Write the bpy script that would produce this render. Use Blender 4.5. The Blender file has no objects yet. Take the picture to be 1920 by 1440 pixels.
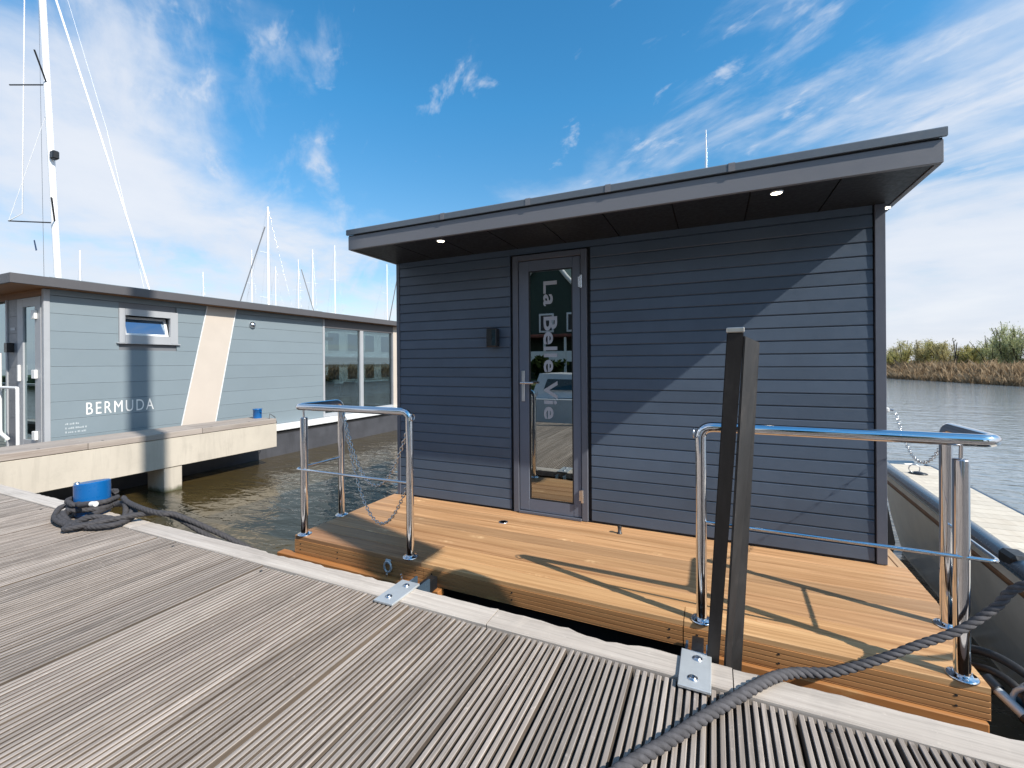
import bpy, bmesh, math, random
from mathutils import Vector, Matrix

random.seed(7)
R = math.radians
sc = bpy.context.scene
col = sc.collection

# ------------------------------------------------------------------ camera
YAW, ROLL = R(24.53), R(-0.383)
c_, s_ = math.cos(YAW), math.sin(YAW)
F_ = Vector((-s_, c_, 0)); Rt = Vector((c_, s_, 0)); U_ = Vector((0, 0, 1))
right = Rt * math.cos(ROLL) + U_ * math.sin(ROLL)
up = U_ * math.cos(ROLL) - Rt * math.sin(ROLL)
cam = bpy.data.cameras.new('camera')
cam.sensor_width = 36.0
cam.lens = 828.8 / 1920 * 36
cam.shift_y = -39.6 / 1920
cam.clip_start = 0.05
cam.clip_end = 3000
camo = bpy.data.objects.new('camera', cam)
M3 = Matrix((right, up, -F_)).transposed()
camo.matrix_world = Matrix.Translation((0, 0, 1.25)) @ M3.to_4x4()
col.objects.link(camo)
sc.camera = camo

# ------------------------------------------------------------------ colour management
sc.view_settings.view_transform = 'Standard'
sc.view_settings.look = 'None'
sc.view_settings.exposure = 0.30
sc.view_settings.gamma = 1.0
sc.view_settings.use_curve_mapping = False
sc.render.engine = 'CYCLES'
sc.cycles.max_bounces = 8
sc.cycles.transparent_max_bounces = 8

# ------------------------------------------------------------------ sun
SUN = Vector((3.56, -1.0, 3.05)).normalized()
sl = bpy.data.lights.new('sun', 'SUN')
sl.energy = 5.0
sl.angle = R(0.53)
sl.color = (1.0, 0.93, 0.83)
so = bpy.data.objects.new('sun', sl)
so.rotation_euler = SUN.to_track_quat('Z', 'Y').to_euler()
so.location = (12, -4, 12)
col.objects.link(so)

# ------------------------------------------------------------------ node helper
class NT:
    def __init__(s, tree):
        s.t = tree; s.n = tree.nodes; s.l = tree.links
    def new(s, typ, **kw):
        n = s.n.new(typ)
        for k, v in kw.items():
            setattr(n, k, v)
        return n
    def put(s, sock, v):
        if v is None: return
        if isinstance(v, bpy.types.NodeSocket):
            s.l.new(v, sock)
        else:
            if isinstance(v, (tuple, list)) and len(v) == 3 and sock.type == 'RGBA':
                v = (*v, 1)
            sock.default_value = v
    def math(s, op, a, b=None, c=None, clamp=False):
        n = s.new('ShaderNodeMath', operation=op, use_clamp=clamp)
        s.put(n.inputs[0], a); s.put(n.inputs[1], b); s.put(n.inputs[2], c)
        return n.outputs[0]
    def vmath(s, op, a, b=None):
        n = s.new('ShaderNodeVectorMath', operation=op)
        s.put(n.inputs[0], a); s.put(n.inputs[1], b)
        return n
    def noise(s, vec, scale=5, detail=4, rough=.55, dist=0.0, dims='3D'):
        n = s.new('ShaderNodeTexNoise', noise_dimensions=dims)
        s.put(n.inputs['Vector'], vec); n.inputs['Scale'].default_value = scale
        n.inputs['Detail'].default_value = detail; n.inputs['Roughness'].default_value = rough
        n.inputs['Distortion'].default_value = dist
        return n.outputs['Fac']
    def ramp(s, fac, stops):
        n = s.new('ShaderNodeValToRGB')
        e = n.color_ramp.elements
        while len(e) < len(stops): e.new(0.5)
        for i, (p, c) in enumerate(stops):
            e[i].position = p
            e[i].color = (*c, 1) if len(c) == 3 else c
        s.put(n.inputs[0], fac)
        return n.outputs[0]
    def mix(s, fac, a, b, mode='MIX'):
        n = s.new('ShaderNodeMix', data_type='RGBA', blend_type=mode)
        s.put(n.inputs[0], fac); s.put(n.inputs[6], a); s.put(n.inputs[7], b)
        return n.outputs[2]
    def mapr(s, v, a, b, c=0.0, d=1.0, smooth=False):
        n = s.new('ShaderNodeMapRange')
        if smooth: n.interpolation_type = 'SMOOTHSTEP'
        s.put(n.inputs[0], v)
        for i, x in enumerate((a, b, c, d)): n.inputs[i + 1].default_value = x
        return n.outputs[0]
    def mapping(s, vec, loc=(0, 0, 0), rot=(0, 0, 0), scale=(1, 1, 1)):
        n = s.new('ShaderNodeMapping')
        s.put(n.inputs[0], vec)
        n.inputs[1].default_value = loc; n.inputs[2].default_value = rot; n.inputs[3].default_value = scale
        return n.outputs[0]

# ------------------------------------------------------------------ sky
CL1, CL2, CL3 = (3.1, 1.7, 0), (0.6, 5.1, 2.0), (1.2, 7.7, 0)
w = bpy.data.worlds.new('World'); sc.world = w; w.use_nodes = True
T = NT(w.node_tree); T.n.clear()
sky = T.new('ShaderNodeTexSky', sky_type='NISHITA')
sky.sun_disc = False
sky.sun_elevation = math.asin(SUN.z)
sky.sun_rotation = math.atan2(SUN.x, SUN.y)
sky.altitude = 0; sky.air_density = 1.0; sky.dust_density = 0.5; sky.ozone_density = 3.0
tc = T.new('ShaderNodeTexCoord')
d = tc.outputs['Generated']
sep = T.new('ShaderNodeSeparateXYZ'); T.l.new(d, sep.inputs[0])
dz = T.math('MAXIMUM', sep.outputs[2], 0.0)
den = T.math('ADD', dz, 0.16)
px = T.math('DIVIDE', sep.outputs[0], den)
py = T.math('DIVIDE', sep.outputs[1], den)
cmb = T.new('ShaderNodeCombineXYZ'); T.put(cmb.inputs[0], px); T.put(cmb.inputs[1], py)
P = cmb.outputs[0]
# big soft banks: denser low down and to either side of a clear lane
hl_ = T.math('SQRT', T.math('ADD', T.math('MULTIPLY', sep.outputs[0], sep.outputs[0]), T.math('ADD', T.math('MULTIPLY', sep.outputs[1], sep.outputs[1]), 1e-4)))
lat = T.math('DIVIDE', T.math('ADD', T.math('MULTIPLY', sep.outputs[0], c_), T.math('MULTIPLY', sep.outputs[1], s_)), hl_)
side = T.mapr(T.math('ABSOLUTE', T.math('ADD', lat, -0.02)), 0.10, 0.75, -0.11, 0.10, True)
n1 = T.noise(T.mapping(P, loc=CL1), scale=1.25, detail=8, rough=.58, dist=.3)
n0 = T.noise(T.mapping(P, loc=(8.3, 4.2, 0)), scale=0.45, detail=2, rough=.5)
# streaky cirrus, stretched along one wind direction
Pw = T.mapping(P, rot=(0, 0, R(35)))
n2 = T.noise(T.mapping(Pw, loc=CL2, scale=(1.0, 2.6, 1)), scale=1.7, detail=8, rough=.6, dist=.3)
n3 = T.noise(T.mapping(Pw, loc=CL3, scale=(1, 1.7, 1)), scale=5.0, detail=5, rough=.58, dist=.35)
low = T.mapr(dz, 0.05, 0.62, 0.30, -0.10)
m1 = T.math('ADD', T.math('ADD', n1, T.math('MULTIPLY', T.math('SUBTRACT', n0, .5), 0.5)), T.math('ADD', low, side))
m1 = T.mapr(m1, 0.46, 0.85, 0, 1, True)
m2 = T.math('ADD', n2, T.math('ADD', T.math('MULTIPLY', low, 0.5), T.math('MULTIPLY', side, .9)))
m2 = T.mapr(m2, 0.50, 0.82, 0, .85, True)
m3 = T.mapr(T.math('ADD', n3, T.math('ADD', T.math('MULTIPLY', T.math('SUBTRACT', n2, .5), .7), T.math('MULTIPLY', side, .4))), 0.60, 0.78, 0, .6, True)
inv = T.math('MULTIPLY', T.math('SUBTRACT', 1.0, m1), T.math('SUBTRACT', 1.0, m2))
inv = T.math('MULTIPLY', inv, T.math('SUBTRACT', 1.0, m3))
cl = T.math('SUBTRACT', 1.0, inv)
hz = T.math('POWER', T.math('SUBTRACT', 1.0, dz), 9.0)
cl = T.math('MAXIMUM', cl, T.math('MULTIPLY', hz, 0.95))
hs = T.new('ShaderNodeHueSaturation'); hs.inputs['Saturation'].default_value = 1.25; hs.inputs['Value'].default_value = 1.25
T.l.new(sky.outputs[0], hs.inputs['Color'])
skyc = T.mix(1.0, hs.outputs[0], T.ramp(dz, [(0.0, (1.5, 1.22, 1.10)), (.22, (1.48, 1.40, 1.22)), (.5, (1.12, 1.70, 1.55)), (1, (.98, 1.62, 1.52))]), 'MULTIPLY')
SKYS = 0.093
cloudc = T.mix(T.mapr(n1, .3, .7), (6.2, 6.8, 7.9), (7.5, 7.8, 8.4))
full = T.mix(T.math('MULTIPLY', cl, 0.93), skyc, cloudc)
bg = T.new('ShaderNodeBackground'); bg.inputs['Strength'].default_value = SKYS
T.l.new(full, bg.inputs['Color'])
ow = T.new('ShaderNodeOutputWorld'); T.l.new(bg.outputs[0], ow.inputs[0])

# ------------------------------------------------------------------ materials
MATS = {}
def newmat(name):
    m = bpy.data.materials.new(name); m.use_nodes = True
    t = NT(m.node_tree)
    b = m.node_tree.nodes['Principled BSDF']
    MATS[name] = m
    return m, t, b

def objcoord(t, rnd=True):
    tc = t.new('ShaderNodeTexCoord')
    v = tc.outputs['Object']
    oi = t.new('ShaderNodeObjectInfo')
    if rnd:
        k = t.math('MULTIPLY', oi.outputs['Random'], 57.0)
        cb = t.new('ShaderNodeCombineXYZ')
        t.put(cb.inputs[0], k); t.put(cb.inputs[1], k); t.put(cb.inputs[2], k)
        v = t.vmath('ADD', v, cb.outputs[0]).outputs[0]
    return v, oi.outputs['Random']

def bump(t, b, h, strength=.3, dist=.005):
    n = t.new('ShaderNodeBump'); n.inputs['Strength'].default_value = strength
    n.inputs['Distance'].default_value = dist
    t.put(n.inputs['Height'], h); t.l.new(n.outputs[0], b.inputs['Normal'])
    return n

def paint(name, base, rough=.5, var=.12, grime=.15, metallic=0.0, scale=3.0, coat=0.0, spec=.5, randv=.0, streak=0.0):
    m, t, b = newmat(name)
    v, rnd = objcoord(t)
    n = t.noise(v, scale=scale, detail=5)
    n2 = t.noise(v, scale=scale * 14, detail=3)
    lo = tuple(x * (1 - var) for x in base); hi = tuple(min(1, x * (1 + var)) for x in base)
    cc = t.mix(t.mapr(n, .3, .7), lo, hi)
    if randv:
        cc = t.mix(1.0, cc, t.ramp(rnd, [(0, (1 - randv,) * 3), (1, (1 + randv,) * 3)]), 'MULTIPLY')
    gr = t.mapr(t.noise(v, scale=scale * 2.3, detail=7, rough=.7), .55, .8, 0, grime)
    cc = t.mix(gr, cc, tuple(x * .55 + .01 for x in base))
    if streak:
        sk = t.noise(t.mapping(v, scale=(7, 7, .7)), scale=1.0, detail=6, rough=.7)
        cc = t.mix(t.mapr(sk, .5, .78, 0, streak), cc, tuple(x * .45 for x in base))
    t.put(b.inputs['Base Color'], cc)
    t.put(b.inputs['Roughness'], t.mapr(n2, .3, .7, max(.02, rough - .08), rough + .08))
    b.inputs['Metallic'].default_value = metallic
    b.inputs['Specular IOR Level'].default_value = spec
    if coat: b.inputs['Coat Weight'].default_value = coat; b.inputs['Coat Roughness'].default_value = .08
    bump(t, b, n2, .08, .002)
    return m

def wood(name, dark, lite, axis='X', scale=1.0, rough=.65, broad=.55, knots=0.0, knotc=(.55, .36, .16), randv=.12, weather=0.0, bumpk=.25, ribs=0.0):
    m, t, b = newmat(name)
    v, rnd = objcoord(t)
    s = {'X': (.35, 9, 9), 'Y': (9, .35, 9), 'Z': (9, 9, .35)}[axis]
    sf = {'X': (1.4, 60, 60), 'Y': (60, 1.4, 60), 'Z': (60, 60, 1.4)}[axis]
    sl_ = {'X': (.5, 2.2, 2.2), 'Y': (2.2, .5, 2.2), 'Z': (2.2, 2.2, .5)}[axis]
    g = t.noise(t.mapping(v, scale=s), scale=scale, detail=6, rough=.65, dist=.6)
    f = t.noise(t.mapping(v, scale=sf), scale=scale, detail=3, rough=.6)
    bl = t.noise(t.mapping(v, scale=sl_), scale=scale, detail=5, rough=.6)
    k = t.math('ADD', t.math('MULTIPLY', g, .55), t.math('MULTIPLY', f, .45))
    cc = t.mix(t.mapr(k, .36, .62, 0, 1), dark, lite)
    cc = t.mix(t.mapr(bl, .35, .7, 0, broad), cc, tuple(x * .72 for x in lite))
    if weather:
        sp = t.noise(t.mapping(v, scale=tuple(x * .8 for x in sl_)), scale=3.2 * scale, detail=8, rough=.72)
        cc = t.mix(t.mapr(sp, .52, .72, 0, weather), cc, tuple(x * .42 for x in dark))
        sp3 = t.noise(t.mapping(v, scale=tuple(x * 1.6 for x in sf)), scale=.9 * scale, detail=5, rough=.75)
        cc = t.mix(t.mapr(sp3, .50, .66, 0, weather * .75), cc, tuple(x * .5 for x in dark))
        sp2 = t.noise(v, scale=34, detail=6, rough=.75)
        cc = t.mix(t.mapr(sp2, .60, .72, 0, weather), cc, tuple(min(1, x * 1.35) for x in lite))
    if knots:
        vo = t.new('ShaderNodeTexVoronoi'); vo.inputs['Scale'].default_value = 1.0
        ks = {'X': (2.2, 7, 7), 'Y': (7, 2.2, 7), 'Z': (7, 7, 2.2)}[axis]
        t.put(vo.inputs['Vector'], t.mapping(t.vmath('ADD', v, None).outputs[0] if False else v, scale=ks))
        kn = t.mapr(vo.outputs['Distance'], .05, .20, 1, 0, True)
        kx = t.math('MULTIPLY', kn, t.mapr(t.noise(v, scale=30, detail=3), .35, .6))
        cc = t.mix(t.math('MULTIPLY', kx, knots), cc, knotc)
    if randv:
        cc = t.mix(1.0, cc, t.ramp(rnd, [(0, (1 - randv, 1 - randv, 1 - randv)), (.5, (1, .98, .96)), (1, (1 + randv, 1 + randv * .95, 1 + randv * .85))]), 'MULTIPLY')
    oc = t.new('ShaderNodeObjectInfo').outputs['Color']
    cc = t.mix(1.0, cc, oc, 'MULTIPLY')
    t.put(b.inputs['Base Color'], cc)
    b.inputs['Roughness'].default_value = rough
    b.inputs['Specular IOR Level'].default_value = .3
    h = t.math('ADD', t.math('MULTIPLY', f, .6), t.math('MULTIPLY', g, .5))
    if ribs:
        wv = t.new('ShaderNodeTexWave', wave_type='BANDS', bands_direction='Y' if axis == 'X' else 'X')
        wv.inputs['Scale'].default_value = ribs
        wv.inputs['Distortion'].default_value = .15
        tcx = t.new('ShaderNodeTexCoord'); t.l.new(tcx.outputs['Object'], wv.inputs['Vector'])
        h = t.math('ADD', h, t.math('MULTIPLY', wv.outputs['Fac'], .55))
    bump(t, b, h, bumpk, .004)
    return m

def metal(name, base, rough, var=.06, aniso=False):
    m, t, b = newmat(name)
    v, rnd = objcoord(t)
    n = t.noise(t.mapping(v, scale=(1, 1, .25)), scale=9, detail=5)
    t.put(b.inputs['Base Color'], t.mix(t.mapr(n, .3, .7), tuple(x * (1 - var) for x in base), base))
    b.inputs['Metallic'].default_value = 1
    t.put(b.inputs['Roughness'], t.mapr(n, .3, .7, rough * .7, rough * 1.35))
    return m

paint('slate_paint', (.076, .104, .148), rough=.42, var=.10, grime=.16, scale=2.0, randv=.09, streak=.12)
paint('slate_trim', (.105, .115, .145), rough=.4, var=.06, grime=.08)
paint('fascia_grey', (.175, .175, .19), rough=.45, var=.05, grime=.08, scale=1.2)
paint('cap_grey', (.12, .14, .165), rough=.4, var=.06, grime=.1)
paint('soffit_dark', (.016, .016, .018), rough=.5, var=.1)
paint('door_paint', (.115, .135, .18), rough=.38, var=.05, grime=.06)
paint('black_plastic', (.012, .013, .015), rough=.35, var=.1)
paint('rubber', (.016, .016, .017), rough=.6, var=.2)
paint('gap_dark', (.012, .012, .014), rough=.8, var=.1)
wood('deck_wood', (.285, .145, .062), (.635, .405, .222), 'X', 1.0, .55, knots=.85, knotc=(.74, .52, .30), randv=.15, bumpk=.3, ribs=7.0)
wood('deck_wood_side', (.38, .215, .105), (.60, .40, .235), 'Y', 1.0, .55, knots=.5, randv=.10, bumpk=.22, ribs=7.0)
wood('fascia_wood', (.33, .145, .052), (.48, .25, .105), 'X', 1.0, .55, knots=.7, knotc=(.62, .36, .13), randv=.05)
wood('joist_wood', (.34, .135, .04), (.47, .215, .075), 'X', 1.0, .6, knots=.4, randv=.08)
wood('jetty_wood', (.19, .162, .142), (.455, .40, .36), 'Y', 1.0, .85, broad=.35, randv=.05, weather=.65, bumpk=.6)
wood('groove_wood', (.050, .038, .030), (.15, .118, .092), 'Y', 1.0, .9, randv=.07, weather=.4, bumpk=.4)
wood('edge_wood', (.40, .35, .31), (.60, .545, .49), 'X', 1.0, .85, randv=.10, weather=.45, bumpk=.5)
wood('finger_wood', (.27, .225, .20), (.43, .385, .35), 'Y', 1.0, .85, randv=.10, weather=.3, bumpk=.3)
wood('brown_wood', (.17, .075, .028), (.30, .14, .05), 'X', 1.0, .5, randv=.05)
wood('dark_timber', (.05, .035, .022), (.12, .085, .055), 'X', 1.0, .8, weather=.4)
wood('pale_deck', (.60, .53, .43), (.74, .68, .58), 'Y', 1.0, .7, randv=.06, weather=.12)
paint('concrete', (.505, .46, .395), rough=.85, var=.08, grime=.35, scale=1.6, spec=.2, streak=.35)
paint('berm_blue', (.195, .243, .275), rough=.5, var=.04, grime=.05, scale=.8, randv=.02)
paint('berm_cream', (.53, .47, .415), rough=.55, var=.03, grime=.04)
paint('berm_frame', (.36, .375, .40), rough=.45, var=.04)
paint('berm_grey', (.16, .17, .19), rough=.45, var=.08)
paint('berm_fascia', (.085, .083, .09), rough=.45, var=.05)
paint('white_paint', (.78, .78, .77), rough=.35, var=.03, grime=.05)
paint('white_gel', (.70, .71, .72), rough=.25, var=.04, grime=.12)
paint('hull_grey', (.060, .062, .072), rough=.5, var=.2, grime=.4, streak=.5)
paint('barge_beige', (.90, .80, .65), rough=.4, var=.10, grime=.25, coat=.3)
paint('barge_blue', (.055, .085, .12), rough=.22, var=.1, coat=.5)
paint('navy', (.02, .035, .06), rough=.35, var=.1, coat=.4)
paint('teal_dark', (.008, .025, .035), rough=.22, var=.2, coat=.6)
paint('blue_paint', (.004, .105, .33), rough=.32, var=.1, grime=.12, coat=.3)
paint('letter_white', (.38, .38, .41), rough=.5, var=.02, grime=0)
paint('letter_pale', (.42, .47, .50), rough=.5, var=.02, grime=0)
paint('rope_dark', (.052, .050, .055), rough=.85, var=.25, scale=40)
paint('rope_grey', (.075, .072, .078), rough=.85, var=.3, scale=40)
paint('mast_white', (.86, .87, .90), rough=.35, var=.02, grime=.03)
paint('sailcover', (.03, .06, .13), rough=.8, var=.15)
paint('green_boards', (.012, .035, .022), rough=.55, var=.15)
paint('roof_red', (.16, .045, .03), rough=.7, var=.25, scale=6)
paint('leaf_indoor', (.06, .22, .03), rough=.5, var=.3)
paint('chair_dark', (.03, .03, .033), rough=.6, var=.15)
paint('floor_grey', (.30, .30, .29), rough=.5)
paint('room_wall', (.42, .44, .44), rough=.8)
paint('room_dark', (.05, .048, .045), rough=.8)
paint('banner_red', (.45, .03, .03), rough=.8)
metal('chrome', (.78, .78, .80), .07)
paint('galvanised', (.50, .53, .55), rough=.45, var=.10, grime=.2, metallic=.35, scale=6)
metal('satin_steel', (.62, .63, .66), .28)

metal('post_cap', (.60, .57, .52), .45, .15)
metal('chain_steel', (.72, .71, .70), .25)


def worn_steel(name, base, rust, amount):
    m, t, b = newmat(name)
    v, rnd = objcoord(t)
    n = t.noise(t.mapping(v, scale=(6, 6, 1.2)), scale=2, detail=7, rough=.7)
    n2 = t.noise(t.mapping(v, scale=(30, 30, 2)), scale=1.5, detail=4, rough=.6)
    n3 = t.noise(v, scale=22, detail=6, rough=.7)
    cc = t.mix(t.mapr(n2, .3, .7), tuple(x * .88 for x in base), tuple(x * 1.12 for x in base))
    rm = t.mapr(t.math('ADD', n, t.math('MULTIPLY', t.math('SUBTRACT', n3, .5), .5)), .50, .72, 0, amount, True)
    t.put(b.inputs['Base Color'], t.mix(rm, cc, rust))
    t.put(b.inputs['Metallic'], t.mapr(rm, 0, 1, .75, .1))
    t.put(b.inputs['Roughness'], t.mapr(n, .3, .7, .38, .62))
    bump(t, b, n3, .15, .002)
worn_steel('post_steel', (.085, .084, .086), (.11, .095, .085), .25)
worn_steel('post_shaded', (.05, .046, .045), (.05, .043, .04), .3)  # darker copy of the steel: shade on the left bar put into its colour
def glassmat(name, tint, gloss, grough=.0, shade=(.9, .95, .95)):
    m = bpy.data.materials.new(name); m.use_nodes = True
    t = NT(m.node_tree); t.n.clear()
    tr = t.new('ShaderNodeBsdfTransparent'); tr.inputs[0].default_value = (*tint, 1)
    gl = t.new('ShaderNodeBsdfGlossy'); gl.inputs['Color'].default_value = (*shade, 1); gl.inputs['Roughness'].default_value = grough
    lw = t.new('ShaderNodeLayerWeight'); lw.inputs['Blend'].default_value = .5
    fac = t.math('ADD', t.math('MULTIPLY', t.math('POWER', lw.outputs['Facing'], 4.0), .9), gloss, clamp=True)
    mx = t.new('ShaderNodeMixShader'); t.put(mx.inputs[0], fac)
    t.l.new(tr.outputs[0], mx.inputs[1]); t.l.new(gl.outputs[0], mx.inputs[2])
    o = t.new('ShaderNodeOutputMaterial'); t.l.new(mx.outputs[0], o.inputs[0])
    MATS[name] = m
glassmat('door_glass', (.30, .30, .28), .44, .0, (.85, .88, .85))
glassmat('berm_glass', (.28, .35, .37), .22, .0, (.78, .95, 1.0))
glassmat('blue_glass', (.25, .33, .45), .45, .0, (.55, .75, 1.0))

m = bpy.data.materials.new('lamp_glow'); m.use_nodes = True
bb = m.node_tree.nodes['Principled BSDF']; bb.inputs['Emission Color'].default_value = (1, .86, .66, 1); bb.inputs['Emission Strength'].default_value = 6
MATS['lamp_glow'] = m

# water
m, t, b = newmat('water')
tcw = t.new('ShaderNodeTexCoord'); v = tcw.outputs['Object']
a1 = t.noise(t.mapping(v, rot=(0, 0, R(20)), scale=(1.0, 2.1, 1)), scale=2.4, detail=3, rough=.5, dist=.5)
a2 = t.noise(t.mapping(v, rot=(0, 0, R(-15)), scale=(1.0, 1.7, 1)), scale=.55, detail=3, rough=.5, dist=.3)
a3 = t.noise(v, scale=9, detail=3, rough=.5)
h = t.math('ADD', t.math('ADD', a1, t.math('MULTIPLY', a2, 1.6)), t.math('MULTIPLY', a3, .16))
bn = bump(t, b, h, 1.0, .026)
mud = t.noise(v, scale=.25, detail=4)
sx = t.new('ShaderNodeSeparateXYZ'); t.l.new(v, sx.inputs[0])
sky_sheen = t.mapr(t.math('ADD', sx.outputs[0], t.math('MULTIPLY', t.math('SUBTRACT', mud, .5), 2.0)), .8, 5.0, 0, 1, True)
t.put(b.inputs['Base Color'], t.mix(sky_sheen, t.mix(mud, (.048, .033, .011), (.075, .055, .022)), (.20, .245, .272)))  # open water at right painted paler in place of reflected sky
b.inputs['Roughness'].default_value = .07
b.inputs['IOR'].default_value = 1.55
b.inputs['Specular IOR Level'].default_value = .7

m_ = MATS['concrete'].copy(); m_.name = 'concrete_pile'; MATS['concrete_pile'] = m_
t = NT(m_.node_tree); b = m_.node_tree.nodes['Principled BSDF']
src = b.inputs['Base Color'].links[0].from_socket
tcp = t.new('ShaderNodeTexCoord'); sp_ = t.new('ShaderNodeSeparateXYZ'); t.l.new(tcp.outputs['Object'], sp_.inputs[0])
wob = t.noise(tcp.outputs['Object'], scale=9, detail=5)
td = t.mapr(t.math('ADD', sp_.outputs[2], t.math('MULTIPLY', wob, .12)), -.66, -.56, .9, 0, True)
t.put(b.inputs['Base Color'], t.mix(td, src, (.06, .065, .03)))
def leafmat(name, a, bcol, trans=.45):
    m = bpy.data.materials.new(name); m.use_nodes = True
    t = NT(m.node_tree); t.n.clear()
    k = t.new('ShaderNodeNewGeometry').outputs['Random Per Island']
    c = t.ramp(k, [(0, a), (1, bcol)])
    df = t.new('ShaderNodeBsdfDiffuse'); t.put(df.inputs[0], c)
    tl = t.new('ShaderNodeBsdfTranslucent'); t.put(tl.inputs[0], c)
    mx = t.new('ShaderNodeMixShader'); mx.inputs[0].default_value = trans
    t.l.new(df.outputs[0], mx.inputs[1]); t.l.new(tl.outputs[0], mx.inputs[2])
    o = t.new('ShaderNodeOutputMaterial'); t.l.new(mx.outputs[0], o.inputs[0])
    MATS[name] = m
leafmat('leaf_yellow', (.36, .34, .11), (.62, .56, .26))
leafmat('leaf_olive', (.35, .31, .14), (.56, .49, .27))
leafmat('leaf_green', (.34, .38, .18), (.62, .62, .36))
leafmat('leaf_grey', (.15, .15, .11), (.26, .25, .19))
leafmat('leaf_dark', (.02, .035, .012), (.06, .085, .03))
leafmat('reed', (.22, .15, .085), (.52, .39, .25))
leafmat('bark', (.09, .07, .05), (.13, .1, .075))
paint('bank_soil', (.15, .115, .065), rough=.95, var=.3, scale=.5)
paint('grass_ground', (.06, .085, .025), rough=.95, var=.35, scale=.8)

# ------------------------------------------------------------------ mesh helpers
class MB:
    def __init__(s): s.v = []; s.f = []; s.sm = []
    def add(s, vs, fs, smooth=False):
        o = len(s.v); s.v += [tuple(p) for p in vs]
        s.f += [tuple(i + o for i in f) for f in fs]; s.sm += [smooth] * len(fs)
        return s
    def box(s, x0, x1, y0, y1, z0, z1):
        vs = [(x, y, z) for z in (z0, z1) for y in (y0, y1) for x in (x0, x1)]
        return s.add(vs, [(0, 2, 3, 1), (4, 5, 7, 6), (0, 1, 5, 4), (2, 6, 7, 3), (0, 4, 6, 2), (1, 3, 7, 5)])
    def bbox(s, x0, x1, y0, y1, z0, z1, bv=.004):
        """box with chamfered edges"""
        bm = bmesh.new(); bmesh.ops.create_cube(bm, size=1)
        for q in bm.verts:
            q.co = Vector(((x0 + x1) / 2 + q.co.x * (x1 - x0), (y0 + y1) / 2 + q.co.y * (y1 - y0), (z0 + z1) / 2 + q.co.z * (z1 - z0)))
        bmesh.ops.bevel(bm, geom=bm.edges[:], offset=bv, segments=1, affect='EDGES')
        bm.verts.index_update()
        s.add([q.co[:] for q in bm.verts], [[q.index for q in f.verts] for f in bm.faces]); bm.free()
        return s
    def tube(s, pts, r, n=10, closed=False, cap=True, smooth=True):
        pts = [Vector(p) for p in pts]; N = len(pts)
        rs = r if isinstance(r, (list, tuple)) else [r] * N
        rings = []; prev = None
        for i, p in enumerate(pts):
            if closed: tg = pts[(i + 1) % N] - pts[i - 1]
            else: tg = (pts[min(i + 1, N - 1)] - pts[max(i - 1, 0)])
            tg.normalize()
            if prev is None:
                a = Vector((0, 0, 1)) if abs(tg.z) < .9 else Vector((1, 0, 0))
                nn = tg.cross(a).normalized()
            else:
                nn = (prev - tg * prev.dot(tg)).normalized()
            prev = nn; bb_ = tg.cross(nn)
            rings.append([p + (nn * math.cos(2 * math.pi * k / n) + bb_ * math.sin(2 * math.pi * k / n)) * rs[i] for k in range(n)])
        vs = [q for rg in rings for q in rg]; fs = []
        M = N if closed else N - 1
        for i in range(M):
            for k in range(n):
                a = i * n + k; b2 = i * n + (k + 1) % n; j = (i + 1) % N
                fs.append((a, b2, j * n + (k + 1) % n, j * n + k))
        s.add(vs, fs, smooth)
        if cap and not closed:
            s.add(rings[0], [tuple(range(n))[::-1]]); s.add(rings[-1], [tuple(range(n))])
        return s
    def lathe(s, prof, cx, cy, cz, n=24, smooth=True):
        vs = []; fs = []
        for (r, z) in prof:
            for k in range(n):
                a = 2 * math.pi * k / n
                vs.append((cx + r * math.cos(a), cy + r * math.sin(a), cz + z))
        for i in range(len(prof) - 1):
            for k in range(n):
                fs.append((i * n + k, i * n + (k + 1) % n, (i + 1) * n + (k + 1) % n, (i + 1) * n + k))
        s.add(vs, fs, smooth)
        if prof[-1][0] > 1e-4: s.add(vs[-n:], [tuple(range(n))])
        if prof[0][0] > 1e-4: s.add(vs[:n], [tuple(range(n))[::-1]])
        return s
    def extr(s, prof, axis, a, b, ends=True):
        """closed 2-D profile swept along an axis; prof = list of the two other coords"""
        def P(p, t):
            return {'X': (t, p[0], p[1]), 'Y': (p[0], t, p[1]), 'Z': (p[0], p[1], t)}[axis]
        n = len(prof)
        vs = [P(p, a) for p in prof] + [P(p, b) for p in prof]
        fs = [(i, (i + 1) % n, n + (i + 1) % n, n + i) for i in range(n)]
        if ends: fs += [tuple(range(n))[::-1], tuple(range(n, 2 * n))]
        return s.add(vs, fs)
    def mesh(s, name, off=(0, 0, 0)):
        me = bpy.data.meshes.new(name)
        ox, oy, oz = off
        me.from_pydata([(x - ox, y - oy, z - oz) for x, y, z in s.v], [], s.f)
        bm = bmesh.new(); bm.from_mesh(me); bmesh.ops.recalc_face_normals(bm, faces=bm.faces[:]); bm.to_mesh(me); bm.free()
        if len(s.sm) == len(me.polygons):
            me.polygons.foreach_set('use_smooth', s.sm)
        me.update()
        return me
    def build(s, name, mat, parent=None, shift=None):
        off = (0, 0, 0)
        r = parent
        while r is not None and r.parent is not None: r = r.parent
        if r is not None: off = tuple(r.location)
        me = s.mesh(name, off)
        me.materials.append(MATS[mat])
        o = bpy.data.objects.new(name, me); col.objects.link(o)
        if parent is not None: o.parent = parent
        return o

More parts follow.
